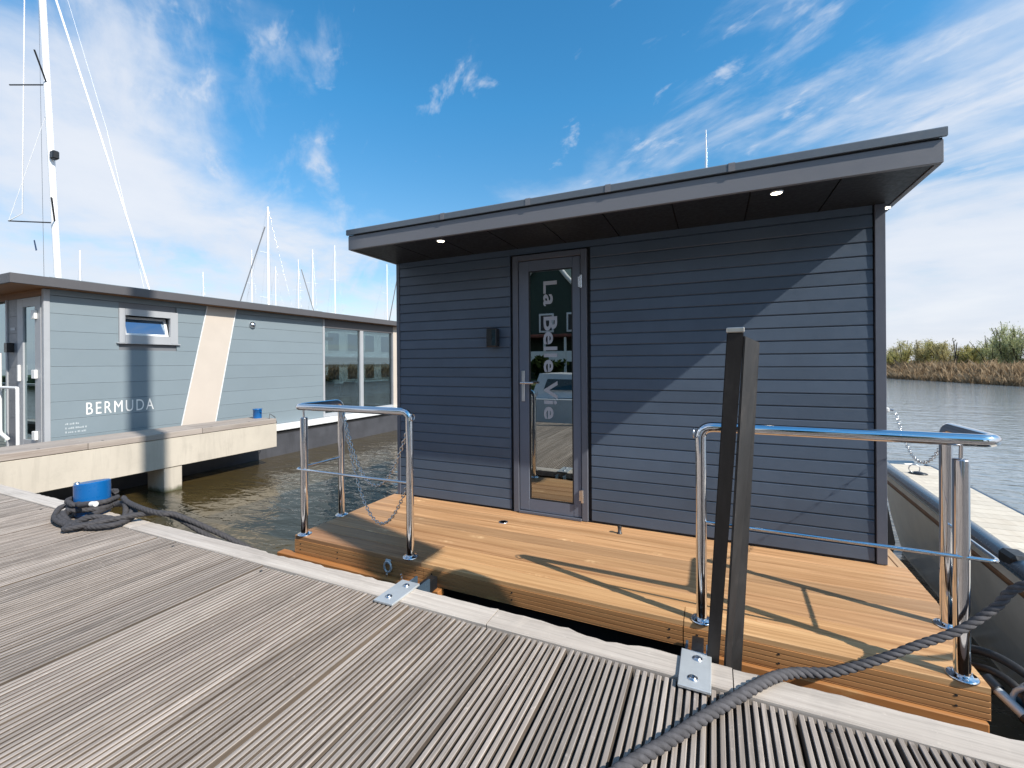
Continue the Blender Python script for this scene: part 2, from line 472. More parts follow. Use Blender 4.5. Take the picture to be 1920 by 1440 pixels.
def pl_obj(name, me, parent, loc):
    o = bpy.data.objects.new(name, me); col.objects.link(o); o.parent = parent; o.location = loc
    return o
def tag(o, label=None, cat=None, group=None, kind=None):
    if label: o['label'] = label
    if cat: o['category'] = cat
    if group: o['group'] = group
    if kind: o['kind'] = kind
    return o
def empty(name, loc, label=None, cat=None, group=None, kind=None):
    o = bpy.data.objects.new(name, None); col.objects.link(o); o.location = loc; o.empty_display_size = .1
    return tag(o, label, cat, group, kind)
def arc(c, r, a0, a1, n, ax):
    """points of a circular arc in the plane of the two axis vectors ax"""
    u, v = Vector(ax[0]), Vector(ax[1]); c = Vector(c)
    return [c + u * r * math.cos(a0 + (a1 - a0) * i / n) + v * r * math.sin(a0 + (a1 - a0) * i / n) for i in range(n + 1)]
def rounded(pts, r, n=6):
    """polyline with rounded corners"""
    pts = [Vector(p) for p in pts]; out = [pts[0]]
    for i in range(1, len(pts) - 1):
        a, b, c = pts[i - 1], pts[i], pts[i + 1]
        u = (a - b).normalized(); v = (c - b).normalized()
        rr = min(r, (a - b).length * .49, (c - b).length * .49)
        p0 = b + u * rr; p1 = b + v * rr
        for k in range(n + 1):
            s = k / n
            out.append(p0 * (1 - s) ** 2 + b * 2 * s * (1 - s) + p1 * s * s)
    out.append(pts[-1])
    return out
def text_mesh(body, name, mat, parent, O, U, V, width, height, bold=0.0, spacing=1.0, thick=.0015, lift=None):
    """flat lettering; O = world position of lower-left, U,V = unit axes along and up the line"""
    cu = bpy.data.curves.new(name, 'FONT'); cu.body = body; cu.size = 1; cu.offset = bold
    cu.space_character = spacing; cu.resolution_u = 4
    cu.fill_mode = 'FRONT'
    o = bpy.data.objects.new(name + '_tmp', cu); col.objects.link(o)
    dg = bpy.context.evaluated_depsgraph_get(); dg.update()
    me = bpy.data.meshes.new_from_object(o.evaluated_get(dg))
    bpy.data.objects.remove(o)
    xs = [q.co.x for q in me.vertices]; ys = [q.co.y for q in me.vertices]
    x0, x1, y0, y1 = min(xs), max(xs), min(ys), max(ys)
    O = Vector(O); U = Vector(U); V = Vector(V)
    r = parent
    while r is not None and r.parent is not None: r = r.parent
    off = Vector(r.location) if r else Vector((0, 0, 0))
    for q in me.vertices:
        q.co = O + U * ((q.co.x - x0) / (x1 - x0) * width) + V * ((q.co.y - y0) / (y1 - y0) * height) - off
    me.materials.clear(); me.materials.append(MATS[mat])
    ob = bpy.data.objects.new(name, me); col.objects.link(ob); ob.parent = parent
    return ob

WZ = -0.92          # water level
# ================================================================== WATER, BANK
g = MB()
g.add([(-700, -120, WZ), (700, -120, WZ), (700, 700, WZ), (-700, 700, WZ)], [(0, 1, 2, 3)])
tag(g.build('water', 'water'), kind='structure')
g = MB()
g.add([(-800, -200, -2.6), (800, -200, -2.6), (800, 800, -2.6), (-800, 800, -2.6)], [(0, 1, 2, 3)])
tag(g.build('riverbed', 'bank_soil'), kind='structure')

# far bank to the right of the channel and across its end
shore = [(30.5, 8), (27.5, 28), (24.3, 41), (22.7, 49.5), (21.4, 56.2), (19.9, 64.2), (19.3, 70), (17.5, 82), (12, 98), (0, 112), (-30, 125), (-90, 150), (-200, 190)]
g = MB(); vs = []; fs = []
rows = [(0, -.98), (1.2, -.66), (4, -.35), (12, .0), (60, .4), (500, .8)]
for (x, y) in shore:
    i = shore.index((x, y))
    a = Vector(shore[max(0, i - 1)]); b2 = Vector(shore[min(len(shore) - 1, i + 1)])
    tg = (b2 - a).normalized(); nrm = Vector((tg.y, -tg.x))
    for dd, z in rows:
        q = Vector((x, y)) + nrm * dd
        vs.append((q.x, q.y, z + random.uniform(-.05, .05)))
n = len(rows)
for i in range(len(shore) - 1):
    for k in range(n - 1):
        fs.append((i * n + k, i * n + k + 1, (i + 1) * n + k + 1, (i + 1) * n + k))
g.add(vs, fs, True)
tag(g.build('river_bank', 'bank_soil'), kind='structure')

def shore_pt(t):
    t = max(0, min(t, len(shore) - 1.001)); i = int(t); f = t - i
    a, b2 = Vector(shore[i]), Vector(shore[i + 1])
    tg = (b2 - a).normalized()
    return a.lerp(b2, f), Vector((tg.y, -tg.x))

# reeds
g = MB()
rr = random.Random(11)
for k in range(26000):
    t_ = rr.uniform(1.2, 8.6)
    p, nr = shore_pt(t_)
    dd = rr.random() ** 1.4 * 5.0 - .25
    clump = .5 + .5 * math.sin(t_ * 23 + 3 * math.sin(t_ * 9.1)) * math.sin(dd * 1.7 + t_ * 31)
    if rr.random() > .35 + .65 * clump: continue
    q = p + nr * dd
    hgt = rr.uniform(.5, 1.25) * (.65 + .75 * clump) * (.6 + .25 * min(dd + .3, 2.2))
    a = rr.uniform(0, 6.28); wd = rr.uniform(.02, .05)
    lx, ly = rr.gauss(0, .28) * hgt, rr.gauss(0, .28) * hgt
    z0 = -.95 + min(max(dd, 0), 3) * .18
    cx, cy = math.cos(a) * wd, math.sin(a) * wd
    g.add([(q.x - cx, q.y - cy, z0), (q.x + cx, q.y + cy, z0), (q.x + lx * .5 + cx * .8, q.y + ly * .5 + cy * .8, z0 + hgt * .7), (q.x + lx, q.y + ly, z0 + hgt)], [(0, 1, 2), (0, 2, 3)])
tag(g.build('reeds', 'reed'), kind='stuff')

def shrub(x, y, z, h, wd, leaf, label, group, n=1500, dens=1.0, seed=0, upright=.5, leafs=.11, ratio=.45):
    rr = random.Random(seed)
    root = empty('willow_shrub' if wd > 1.2 else 'slender_tree', (x, y, z), label, 'shrub' if wd > 1.2 else 'tree', group)
    st = MB(); lf = MB()
    nb = 9 if wd > 1.2 else 3
    tips = []
    for k in range(nb):
        a = rr.uniform(0, 6.28); sp = rr.uniform(.1, 1) * wd
        hh = h * rr.uniform(.7, 1.0) * (1 - .25 * sp / wd)
        pts = []
        for i in range(5):
            s = i / 4
            pts.append((x + math.cos(a) * sp * s ** 1.3 + rr.gauss(0, .05), y + math.sin(a) * sp * s ** 1.3 + rr.gauss(0, .05), z - .1 + hh * s))
        st.tube(pts, [.06 * (1 - s / 5) + .012 for s in range(5)], 5)
        tips.append(pts)
        for tw in range(7):
            i = rr.choice((1, 2, 3)); p = Vector(pts[i])
            q = p + Vector((rr.gauss(0, .35) * wd * .4, rr.gauss(0, .35) * wd * .4, rr.uniform(.2, .5) * hh * .5))
            st.tube([p, (p + q) / 2 + Vector((0, 0, .05)), q], [.018, .013, .006], 4)
            tips.append([p, (p * .6 + q * .4), (p + q) / 2, (p * .3 + q * .7), q])
    for k in range(int(n * dens)):
        pts = rr.choice(tips); s = rr.random() ** .7
        i = min(3, int(s * 4)); p = Vector(pts[i]).lerp(Vector(pts[i + 1]), s * 4 - i)
        p += Vector((rr.gauss(0, .14) * wd * .5, rr.gauss(0, .14) * wd * .5, rr.gauss(0, .10) * h * .4))
        if p.z < z + .15: continue
        sz = rr.uniform(.5, 1.4) * leafs
        u = Vector((rr.gauss(0, 1), rr.gauss(0, 1), rr.gauss(0, 1) + upright)).normalized() * sz
        v2 = u.cross(Vector((rr.gauss(0, 1), rr.gauss(0, 1), rr.gauss(0, 1)))).normalized() * sz * ratio
        lf.add([p - u, p + v2, p + u, p - v2], [(0, 1, 2, 3)])
    st.build('trunk', 'bark', root)
    lf.build('crown', leaf, root)
    return root
SH = [ # x, y, height, spread, leaf
    (22.4, 78.4, 3.4, 1.7, 'leaf_yellow'),
    (23.4, 76.6, 4.2, 1.8, 'leaf_yellow'),
    (24.0, 73.6, 4.5, 1.9, 'leaf_olive'),
    (24.9, 71.8, 4.4, 1.8, 'leaf_yellow'),
    (25.3, 69.8, 4.2, 1.7, 'leaf_olive'),
    (26.5, 68.2, 3.2, 1.5, 'leaf_yellow'),
    (27.3, 67.4, 3.1, 1.4, 'leaf_yellow'),
    (27.4, 65.3, 4.7, 1.6, 'leaf_green'),
    (27.6, 63.1, 5.3, 1.8, 'leaf_green'),
    (28.2, 62.4, 5.0, 1.7, 'leaf_green'),
    (29.1, 61.6, 5.3, 1.9, 'leaf_green'),
    (30.5, 61.2, 5.0, 2, 'leaf_green'),
    (26.4, 89.0, 4.2, 2.2, 'leaf_olive'),
    (29.3, 87.0, 4.6, 2.2, 'leaf_yellow'),
    (31.1, 82.3, 3.8, 1.9, 'leaf_olive'),
    (32.1, 80.6, 3.6, 1.9, 'leaf_olive'),
    (33.4, 77.9, 4.9, 2.0, 'leaf_olive'),
    (20.5, 81.9, 4.0, 2.2, 'leaf_yellow'),
    (18.0, 83.0, 4.2, 2.4, 'leaf_olive')]
SL = ['yellow green shrub right beside the house corner on the far bank', 'rounded yellow green shrub second from the house corner on the far bank',
      'brownish olive shrub third from the house corner on the far bank', 'yellow green shrub fourth from the house corner on the far bank',
      'olive shrub just left of the slender bare tree on the far bank', 'low yellow green shrub just right of the slender bare tree',
      'low yellow green shrub second to the right of the slender bare tree', 'tall grey green shrub on the left flank of the tall group at right',
      'tallest grey green shrub on the far bank, in the tall group at right', 'tall grey green shrub cut by the right edge of the picture',
      'grey green shrub on the far bank beyond the right edge', 'last grey green shrub on the far bank, well beyond the right edge',
      'olive shrub in the back row nearest the house corner', 'yellow green shrub in the back row behind the olive ones at left',
      'olive shrub in the back row behind the slender bare tree', 'low olive shrub in the back row between the two clumps',
      'olive shrub in the back row behind the tall grey green group', 'yellow green shrub hidden behind the right house corner', 'olive shrub hidden behind the slate houseboat']
for i, (x, y, h, wd, lf) in enumerate(SH):
    shrub(x, y, -.2, h * 1.08, wd * 1.25, lf, SL[i], 'shrubs on the far bank', 4600, 1.0, 100 + i, 1.6, .105, .24)
shrub(24.3, 64.9, -.2, 4.9, .7, 'leaf_grey', 'slender nearly bare tree between the two clumps of shrubs on the far bank', None, 200, 1, 77, 1.0, .08)
shrub(30.1, 70.9, -.2, 5.5, .9, 'leaf_grey', 'tall thin grey tree with bare twigs beside the tall grey green shrubs', None, 420, 1, 78, 1.0, .08)

# ================================================================== JETTY
JET = empty('jetty', (0, 0, 0), kind='structure')
PW = .2815
def jetty_profile(seed):
    rr = random.Random(seed); n = 10; w0 = PW - .007
    pitch = w0 / n; top = []; dg = .018
    for k in range(n):
        x0 = -w0 / 2 + k * pitch; gap = .0088
        h = rr.uniform(-.001, .0006)
        a = x0 + gap / 2; b2 = x0 + pitch - gap / 2
        top += [(a, -dg), (a + .0008, h - .002), (a + .003, h), (b2 - .003, h), (b2 - .0008, h - .002), (b2, -dg)]
    top[0] = (-w0 / 2, -dg); top[-1] = (w0 / 2, -dg)
    return [(-w0 / 2, -.045)] + top + [(w0 / 2, -.045)]
JM = []
for sd in range(4):
    mb = MB(); mb.extr(jetty_profile(sd), 'Y', -1.9, 1.852)
    me = mb.mesh('plank'); me.materials.append(MATS['jetty_wood']); me.materials.append(MATS['groove_wood'])
    for pf in me.polygons:                      # silvered walking surface on top, darker brown in the grooves
        pf.material_index = 0 if (abs(pf.normal.z) > .55 and pf.center.z > -.004) or abs(pf.normal.y) > .9 else 1
    JM.append(me)
k0 = -.025
for i in range(-52, 22):
    xc = k0 + PW * (i + .5)
    o = pl_obj('plank', JM[(i * 7) % 4], JET, (xc + random.uniform(-.002, .002), random.uniform(-.006, .006), random.uniform(-.003, .002)))
    o.rotation_euler.z = random.uniform(-.0012, .0012)
    q_ = random.uniform(.88, 1.10); o.color = (q_, q_, q_, 1)
# supporting beams beneath (dark, seen through the gaps)
mb = MB()
for y in (-1.6, .1, 1.6):
    mb.box(-15, 6.2, y - .09, y + .09, -.26, -.05)
mb.build('joist', 'dark_timber', JET)
mb = MB()
for x in range(-14, 7, 3):
    for y in (-1.5, 1.55): mb.lathe([(.14, -1.7), (.14, 0)], x + .4, y, -.26, 12)
mb.build('pile', 'dark_timber', JET)
# edge boards with a chipped outer edge
def edge_board(x0, x1, seed, chips):
    rr = random.Random(seed); mb = MB()
    n = max(2, int((x1 - x0) / .045)); pr = []
    for i in range(n + 1):
        x = x0 + (x1 - x0) * i / n
        y = 2.006 + rr.gauss(0, .0025)
        for (cx, cw, cd) in chips:
            if abs(x - cx) < cw: y -= cd * (.6 + .4 * rr.random())
        pr.append((x, y))
    vs = []; fs = []
    for (x, y) in pr:
        vs += [(x, 1.868, -.06), (x, 1.868, -.003), (x, 1.873, .003), (x, y - .006, .003 + rr.gauss(0, .0006)), (x, y, -.004), (x, y - .004, -.06)]
    for i in range(n):
        for k in range(6):
            fs.append((i * 6 + k, i * 6 + (k + 1) % 6, (i + 1) * 6 + (k + 1) % 6, (i + 1) * 6 + k))
    fs += [tuple(range(6)), tuple(range(n * 6, n * 6 + 6))[::-1]]
    mb.add(vs, fs)
    return mb.build('edge_board', 'edge_wood', JET)
edge_board(-14.9, -8.2, 1, [])
edge_board(-8.19, -4.1, 2, [(-5.2, .1, .01)])
edge_board(-4.095, -1.0, 3, [(-2.6, .12, .012), (-2.15, .07, .008), (-1.7, .1, .006)])
edge_board(-.995, .06, 4, [(-.52, .09, .03), (-.40, .06, .022), (-.68, .05, .012)])
edge_board(.064, 6.2, 5, [])
mb = MB(); mb.box(-14.9, 6.2, 1.90, 1.985, -.30, -.062); mb.build('edge_beam', 'dark_timber', JET)
# screws in the edge
mb = MB()
for x in (-5.35, -4.3, -3.4, -2.5, .35, .9):
    mb.lathe([(.009, 0), (.009, .0015), (.006, .002)], x, 1.80, .0005, 10)
mb.build('screw', 'post_steel', JET)

# ================================================================== HOUSEBOAT (near, slate)
HB = empty('houseboat', (-.9, 6.0, -.2), 'dark slate houseboat with flat grey roof and glazed door lettered La Belle Vie', 'houseboat')
X0, X1, YF, YB, ZS = -2.755, .95, 3.40, 12.6, 2.205
# hull
mb = MB(); mb.box(X0 - .02, X1 + .05, 3.0, YB + .1, -1.3, -.16); mb.build('hull', 'hull_grey', HB)
# rear and side walls
mb = MB()
mb.box(X0 + .01, X0 + .1, YF + .03, YB, -.05, ZS); mb.box(X1 - .1, X1 - .01, YF + .03, YB, -.05, ZS); mb.box(X0 + .1, X1 - .1, YB - .1, YB, -.05, ZS)
mb.build('wall', 'slate_paint', HB)
mb = MB()
nz = int(ZS / .0857)
for k in range(nz + 1):
    z0 = k * .0857; z1 = min(z0 + .080, ZS)
    mb.box(X0, X0 + .01, YF + .035, YB, z0, z1); mb.box(X1 - .01, X1, YF + .035, YB, z0, z1)
tag(mb.build('side_siding', 'slate_paint', HB), kind='stuff')
# front backing
mb = MB(); mb.box(X0 + .02, -1.53, YF + .012, YF + .06, 0.0, ZS); mb.box(-.905, X1 - .02, YF + .012, YF + .06, 0.0, ZS); mb.box(-1.53, -.905, YF + .012, YF + .06, 2.145, ZS)
mb.build('front_backing', 'gap_dark', HB)
# siding boards
def siding(x0, x1):
    P_ = .0857; f = .0818
    prof = [(.012, .001), (-.001, .001), (-.0055, .005), (-.0035, f - .004), (-.0005, f), (.006, f), (.006, P_ + .001), (.012, P_ + .001)]
    mb = MB(); mb.extr(prof, 'X', x0, x1)
    me = mb.mesh('siding_board'); me.materials.append(MATS['slate_paint'])
    return me
SB = (siding(-2.722, -1.562), siding(-.872, .893))
hx, hy, hz = HB.location
for k in range(25):
    for me in SB:
        o = pl_obj('siding_board', me, HB, (-hx, YF - hy + random.uniform(-.0006, .0006), .012 + k * .0857 - hz))
mb = MB(); mb.box(-2.722, .893, YF - .004, YF + .011, .012 + 25 * .0857 + .002, ZS); mb.build('top_board', 'slate_paint', HB)
# trims
mb = MB(); mb.bbox(X0 - .003, -2.724, YF - .012, YF + .035, .006, ZS, .002); mb.build('corner_trim', 'slate_trim', HB)
mb = MB(); mb.bbox(.902, X1 + .004, YF - .016, YF + .035, .006, ZS, .002); mb.build('corner_trim', 'slate_trim', HB)
mb = MB(); mb.box(-2.722, .9, YF + .0, YF + .011, .0, .011); mb.build('base_strip', 'gap_dark', HB)
# roof
RX0, RX1, RYF, RYB = -2.772, 1.012, 2.795, 12.75
mb = MB(); mb.box(RX0 + .03, RX1 - .03, RYF + .03, RYB - .03, ZS + .02, 2.345); rf = mb.build('roof', 'cap_grey', HB)
mb = MB(); mb.bbox(RX0, RX1, RYF, RYF + .025, ZS - .004, 2.312, .002); mb.build('fascia', 'fascia_grey', HB)
mb = MB(); mb.box(RX0, RX0 + .025, RYF + .026, RYB, ZS - .004, 2.312); mb.build('fascia', 'fascia_grey', HB)
mb = MB(); mb.box(RX1 - .025, RX1, RYF + .026, RYB, ZS - .004, 2.312); mb.build('fascia', 'fascia_grey', HB)
jx = [RX0 - .012, -1.834, -1.145, -.60, .099, RX1 + .012]
for a, b2 in zip(jx[:-1], jx[1:]):
    mb = MB(); mb.extr([(RYF - .014, 2.322), (RYF - .014, 2.362), (RYF - .008, 2.368), (RYF + .10, 2.368), (RYF + .10, 2.35), (RYF + .002, 2.35), (RYF + .002, 2.322)], 'X', a + .0015, b2 - .0015)
    mb.build('roof_trim', 'cap_grey', HB)
for x in jx[1:-1]:
    mb = MB(); mb.extr([(RYF - .017, 2.320), (RYF - .017, 2.364), (RYF - .010, 2.371), (RYF + .10, 2.371), (RYF + .10, 2.3685), (RYF - .0145, 2.3685), (RYF - .0145, 2.320)], 'X', x - .017, x + .017)
    mb.build('trim_clip', 'fascia_grey', HB)
for xs in (RX0 - .012, RX1 - .09):
    mb = MB(); mb.box(xs, xs + .102, RYF + .101, RYB, 2.322, 2.366); mb.build('roof_trim', 'cap_grey', HB)
mb = MB(); mb.box(RX0 + .004, RX1 - .004, RYF + .003, RYF + .02, 2.3125, 2.3215); mb.build('shadow_gap', 'gap_dark', HB)
# soffit boards
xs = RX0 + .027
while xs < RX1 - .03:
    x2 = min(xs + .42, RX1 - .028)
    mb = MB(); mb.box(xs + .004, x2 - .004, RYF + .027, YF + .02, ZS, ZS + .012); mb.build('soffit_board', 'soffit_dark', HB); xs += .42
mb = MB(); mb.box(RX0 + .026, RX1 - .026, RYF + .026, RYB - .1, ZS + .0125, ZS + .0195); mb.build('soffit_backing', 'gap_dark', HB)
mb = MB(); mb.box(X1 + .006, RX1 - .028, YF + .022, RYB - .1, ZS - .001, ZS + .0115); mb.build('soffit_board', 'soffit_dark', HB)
# door
mb = MB()
mb.bbox(-1.535, -1.487, YF - .018, YF + .06, .004, 2.142, .003); mb.bbox(-.948, -.900, YF - .018, YF + .06, .004, 2.142, .003); mb.bbox(-1.4865, -.9485, YF - .018, YF + .06, 2.098, 2.142, .003)
mb.build('door_frame', 'slate_trim', HB)
dr = MB()
DY0, DY1 = YF - .008, YF + .045
dr.bbox(-1.482, -1.395, DY0, DY1, .025, 2.092, .003); dr.bbox(-1.017, -.953, DY0, DY1, .025, 2.092, .003)
dr.box(-1.3945, -1.0175, DY0 + .001, DY1, .025, .120); dr.box(-1.3945, -1.0175, DY0 + .001, DY1, 2.008, 2.092)
door = dr.build('door', 'door_paint', HB)
mb = MB(); bz = .010
mb.box(-1.3945, -1.3945 + bz, DY0 + .006, DY0 + .02, .1205, 2.0075); mb.box(-1.0175 - bz, -1.0175, DY0 + .006, DY0 + .02, .1205, 2.0075)
mb.box(-1.3945 + bz + .0005, -1.018 - bz, DY0 + .006, DY0 + .02, .1205, .1205 + bz); mb.box(-1.3945 + bz + .0005, -1.018 - bz, DY0 + .006, DY0 + .02, 2.0075 - bz, 2.0075)
mb.build('glazing_bead', 'black_plastic', door)
mb = MB(); mb.box(-1.384, -1.028, DY0 + .013, DY0 + .017, .131, 1.997); mb.build('pane', 'door_glass', door)
mb = MB()
mb.bbox(-1.459, -1.431, DY0 - .008, DY0 - .0005, .93, 1.185, .002)
mb.tube([(-1.445, DY0 - .007, 1.085), (-1.445, DY0 - .05, 1.085)], .010, 10)
mb.tube(rounded([(-1.450, DY0 - .052, 1.085), (-1.40, DY0 - .053, 1.085), (-1.335, DY0 - .05, 1.085)], .01), .0105, 10)
mb.build('handle', 'satin_steel', door)
for z in (1.885, .20):
    mb = MB(); mb.tube([(-.942, DY0 - .018, z - .05), (-.942, DY0 - .018, z + .05)], .011, 10); mb.box(-.970, -.944, DY0 - .009, DY0 - .0005, z - .04, z + .04); mb.build('hinge', 'satin_steel', door)
mb = MB(); mb.bbox(-1.486, -.949, YF - .03, YF - .0085, .003, .022, .002); mb.build('threshold', 'slate_trim', HB)
# lettering runs down the glass
text_mesh('La Belle Vie', 'lettering', 'letter_white', door, (-1.268, DY0 + .0118, 1.915), (0, 0, -1), (1, 0, 0), 1.125, .118, bold=.020, spacing=1.06)
# dim interior
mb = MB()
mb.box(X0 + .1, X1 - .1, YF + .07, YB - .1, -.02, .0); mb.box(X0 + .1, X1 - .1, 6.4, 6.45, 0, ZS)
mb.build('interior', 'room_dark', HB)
# deck planks: rows run along the front
rows_y = [2.283 + i * .1396 for i in range(9)]
def xr(y):
    pts = [(2.2, .952), (2.56, .957), (2.72, 1.0), (2.97, 1.042), (3.5, 1.052)]
    for (a, xa), (b2, xb) in zip(pts[:-1], pts[1:]):
        if y <= b2: return xa + (xb - xa) * max(0, (y - a)) / (b2 - a)
    return pts[-1][1]
TINT = {0: [(.80, .70, .66), (1.12, 1.08, .98), (1.15, 1.14, 1.05)], 1: [(.84, .76, .72), (1.08, 1.02, .92)]}
ROWT = {2: (.92, .86, .82), 3: (1.0, .95, .9), 4: (.90, .86, .84), 5: (1.04, .98, .93), 6: (.93, .89, .86), 7: (1.0, .93, .88)}
def deck_plank(x0, xa, xb, y0, y1, mat='deck_wood'):
    mb = MB(); e = .004
    vs = []; 
    n = 14
    for i in range(n + 1):
        f = i / n
        for (y, z) in ((y0, -.028), (y0, -e), (y0 + e, 0), (y1 - e, 0), (y1, -e), (y1, -.028)):
            xe = xa + (xb - xa) * (y - y0) / (y1 - y0)
            vs.append((x0 + (xe - x0) * f, y, z))
    fs = []
    for i in range(n):
        for k in range(6): fs.append((i * 6 + k, i * 6 + (k + 1) % 6, (i + 1) * 6 + (k + 1) % 6, (i + 1) * 6 + k))
    fs += [tuple(range(6)), tuple(range(n * 6, n * 6 + 6))[::-1]]
    mb.add(vs, fs)
    return mb.build('deck_plank', mat, HB)
XL = -2.80
g_ = .0022
for i in range(8):
    y0, y1 = rows_y[i] + g_, rows_y[i + 1] - g_
    if i == 0: cuts = [XL, -1.680, -.140]
    elif i == 1: cuts = [XL, -1.680]
    else: cuts = [XL]
    for a, b2 in zip(cuts, cuts[1:] + [None]):
        if b2 is None: o = deck_plank(a + .0025, xr(y0), xr(y1), y0, y1)
        else: o = deck_plank(a + .0015, b2 - .0015, b2 - .0015, y0, y1)
        tn = TINT[i][cuts.index(a)] if i < 2 else ROWT[i]
        o.color = (*tn, 1)
for (xa, xb) in ((.953, 1.003), (1.006, 1.054)):
    mb = MB(); mb.bbox(xa, xb, 3.402, YB, -.028, 0, .003); mb.build('deck_plank', 'deck_wood_side', HB)
# grooved front fascia of the deck
gro = [(2.2815, -.004)]
for k in range(5):
    z = -.006 - k * .0232
    gro += [(2.2810, z), (2.2810, z - .0185), (2.2845, z - .0200), (2.2845, z - .0217)]
prof = [(2.305, -.032), (2.2835, -.032)]
prof = [(2.310, -.031), (2.281, -.031)]
fp = [(2.310, -.030), (2.2795, -.030)]
for k in range(4):
    z = -.031 - k * .0228
    fp += [(2.2795, z - .0185), (2.2835, z - .0205), (2.2835, z - .0222), (2.2795, z - .0240)]
fp += [(2.2795, -.124), (2.310, -.124)]
for (a, b2) in ((XL + .002, -1.66), (-1.657, -.1445), (-.1395, .951)):
    mb = MB(); mb.extr(fp, 'X', a, b2); fb = mb.build('deck_fascia', 'fascia_wood', HB)
    mb = MB()
    for x in (a + .06, (a + b2) / 2 - .15, b2 - .06 if b2 < .5 else b2 - .10):
        for z in (-.055, -.095):
            mb.tube([(x, 2.2775, z), (x, 2.2805, z)], .0045, 8)
    mb.build('screw', 'gap_dark', fb)
# nosing under the first plank, frame joists, sides
mb = MB(); mb.box(XL + .003, XL + .03, 2.312, 3.4, -.124, -.029); mb.build('deck_side', 'fascia_wood', HB)
mb = MB(); mb.box(.925, .950, 2.312, 2.55, -.124, -.029); mb.build('deck_side', 'fascia_wood', HB)
mb = MB(); mb.bbox(-2.93, -1.52, 2.235, 2.30, -.235, -.128, .004); mb.build('joist', 'joist_wood', HB)
mb = MB(); mb.bbox(-.12, .94, 2.262, 2.32, -.235, -.128, .004); mb.build('joist', 'joist_wood', HB)
mb = MB(); mb.bbox(-.12, 1.15, 2.17, 2.235, -.33, -.245, .004); mb.build('joist', 'joist_wood', HB)
mb = MB(); mb.box(XL + .05, .90, 2.45, 3.0, -.5, -.06); mb.build('deck_float', 'gap_dark', HB)

# ---- lamps
def downlight(x, y, label):
    r_ = empty('downlight', (x, y, ZS), label, 'ceiling light', 'recessed lights under the eaves')
    mb = MB(); mb.lathe([(.036, .0), (.036, -.004), (.030, -.006), (.028, -.003)], x, y, ZS - .0005, 20); mb.build('rim', 'satin_steel', r_)
    mb = MB(); mb.lathe([(.0275, -.0065), (.0275, -.0025)], x, y, ZS, 20); mb.build('bulb', 'lamp_glow', r_)
downlight(-1.925, 2.90, 'small round lit downlight under the eaves left of the glazed door')
downlight(.329, 2.90, 'small round lit downlight under the eaves right of the door')
downlight(.978, 3.48, 'small lit downlight under the right end of the eaves round the corner')
wl = empty('wall_lamp', (-1.705, YF - .006, 1.39), 'slim black box wall lamp left of the glazed door', 'lamp')
mb = MB(); mb.bbox(-1.745, -1.665, YF - .02, YF - .004, 1.40, 1.53, .003); mb.build('back_plate', 'black_plastic', wl)
mb = MB(); mb.bbox(-1.752, -1.658, YF - .085, YF - .0205, 1.388, 1.542, .004); mb.build('housing', 'black_plastic', wl)
mb = MB(); mb.box(-1.7, -1.662, YF - .0865, YF - .0855, 1.40, 1.53); mb.build('shade_panel', 'teal_dark', wl)
ds = empty('deck_spotlight', (-1.51, 3.126, 0), 'small round steel spotlight set in the deck before the door', 'light')
mb = MB(); mb.lathe([(.036, .0), (.036, .003), (.030, .005), (.026, .003)], -1.51, 3.126, .0, 20); mb.build('rim', 'satin_steel', ds)
mb = MB(); mb.lathe([(.025, .0005), (.025, .003)], -1.51, 3.126, .0, 20); mb.build('lens', 'black_plastic', ds)
dp = empty('door_stop', (-.632, 3.255, 0), 'small dark cylindrical door stop on the deck right of the door', 'door stop')
mb = MB(); mb.lathe([(.018, .0), (.018, .006), (.0135, .007), (.0135, .044)], -.632, 3.255, 0, 14); mb.build('peg', 'post_steel', dp)
mb = MB(); mb.lathe([(.0150, .0442), (.0150, .054), (.012, .057)], -.632, 3.255, 0, 14); mb.build('rubber_cap', 'rubber', dp)

# ---- handrails
ZR = .937
def flange(mb, x, y):
    mb.lathe([(.050, .0), (.050, .005), (.046, .008), (.033, .0085), (.031, .014), (.027, .014)], x, y, .0005, 24)
def handrail(xi, xo, xp, sgn, label):
    """xi inner post, xo outer corner, xp straight outer post"""
    y, yb = 2.322, 2.742
    root = empty('handrail', (xp, y, 0), label, 'handrail', 'polished handrails on the deck corners')
    mb = MB()
    pts = rounded([(xi, y, .012), (xi, y, ZR), (xo, y - .012, ZR), (xo, yb, ZR), (xo, yb, .012)], .06, 8)
    mb.tube(pts, .0245, 16); mb.build('top_rail', 'chrome', root)
    mb = MB(); mb.tube([(xp, y, .012), (xp, y, .855)], .0258, 16); p = mb.build('post', 'chrome', root)
    mb = MB(); mb.lathe([(.0258, .0), (.024, .004), (.0, .005)], xp, y, .855, 16); mb.build('post_cap', 'satin_steel', p)
    mb = MB(); mb.tube([(xp, y, .857), (xp, y - .004, .92)], .007, 8); mb.build('pin', 'chrome', p)
    for (a, b2) in ((xi, y), (xp, y), (xo, yb)):
        mb = MB(); flange(mb, a, b2); f = mb.build('base_flange', 'chrome', root)
        for k in range(3):
            mb = MB(); an = k * 2.094 + .5; mb.lathe([(.0055, .0), (.0055, .003)], a + .038 * math.cos(an), b2 + .038 * math.sin(an), .0088, 8)
            mb.build('bolt', 'satin_steel', f)
    mb = MB(); xm = xo - sgn * .005
    mb.tube(rounded([(xi, y, .478), (xm, y - .02, .478), (xm + sgn * .012, yb - .0, .478), (xo, yb, .478)], .03, 6), .0078, 10); mb.build('mid_rail', 'chrome', root)
    # ring at the top of the inner post
    mb = MB(); mb.tube([(xi + sgn * -.03, y - .01 + .022 * math.cos(a * .524), .905 + .022 * math.sin(a * .524)) for a in range(12)], .004, 6, closed=True); mb.build('ring', 'satin_steel', root)
    return root
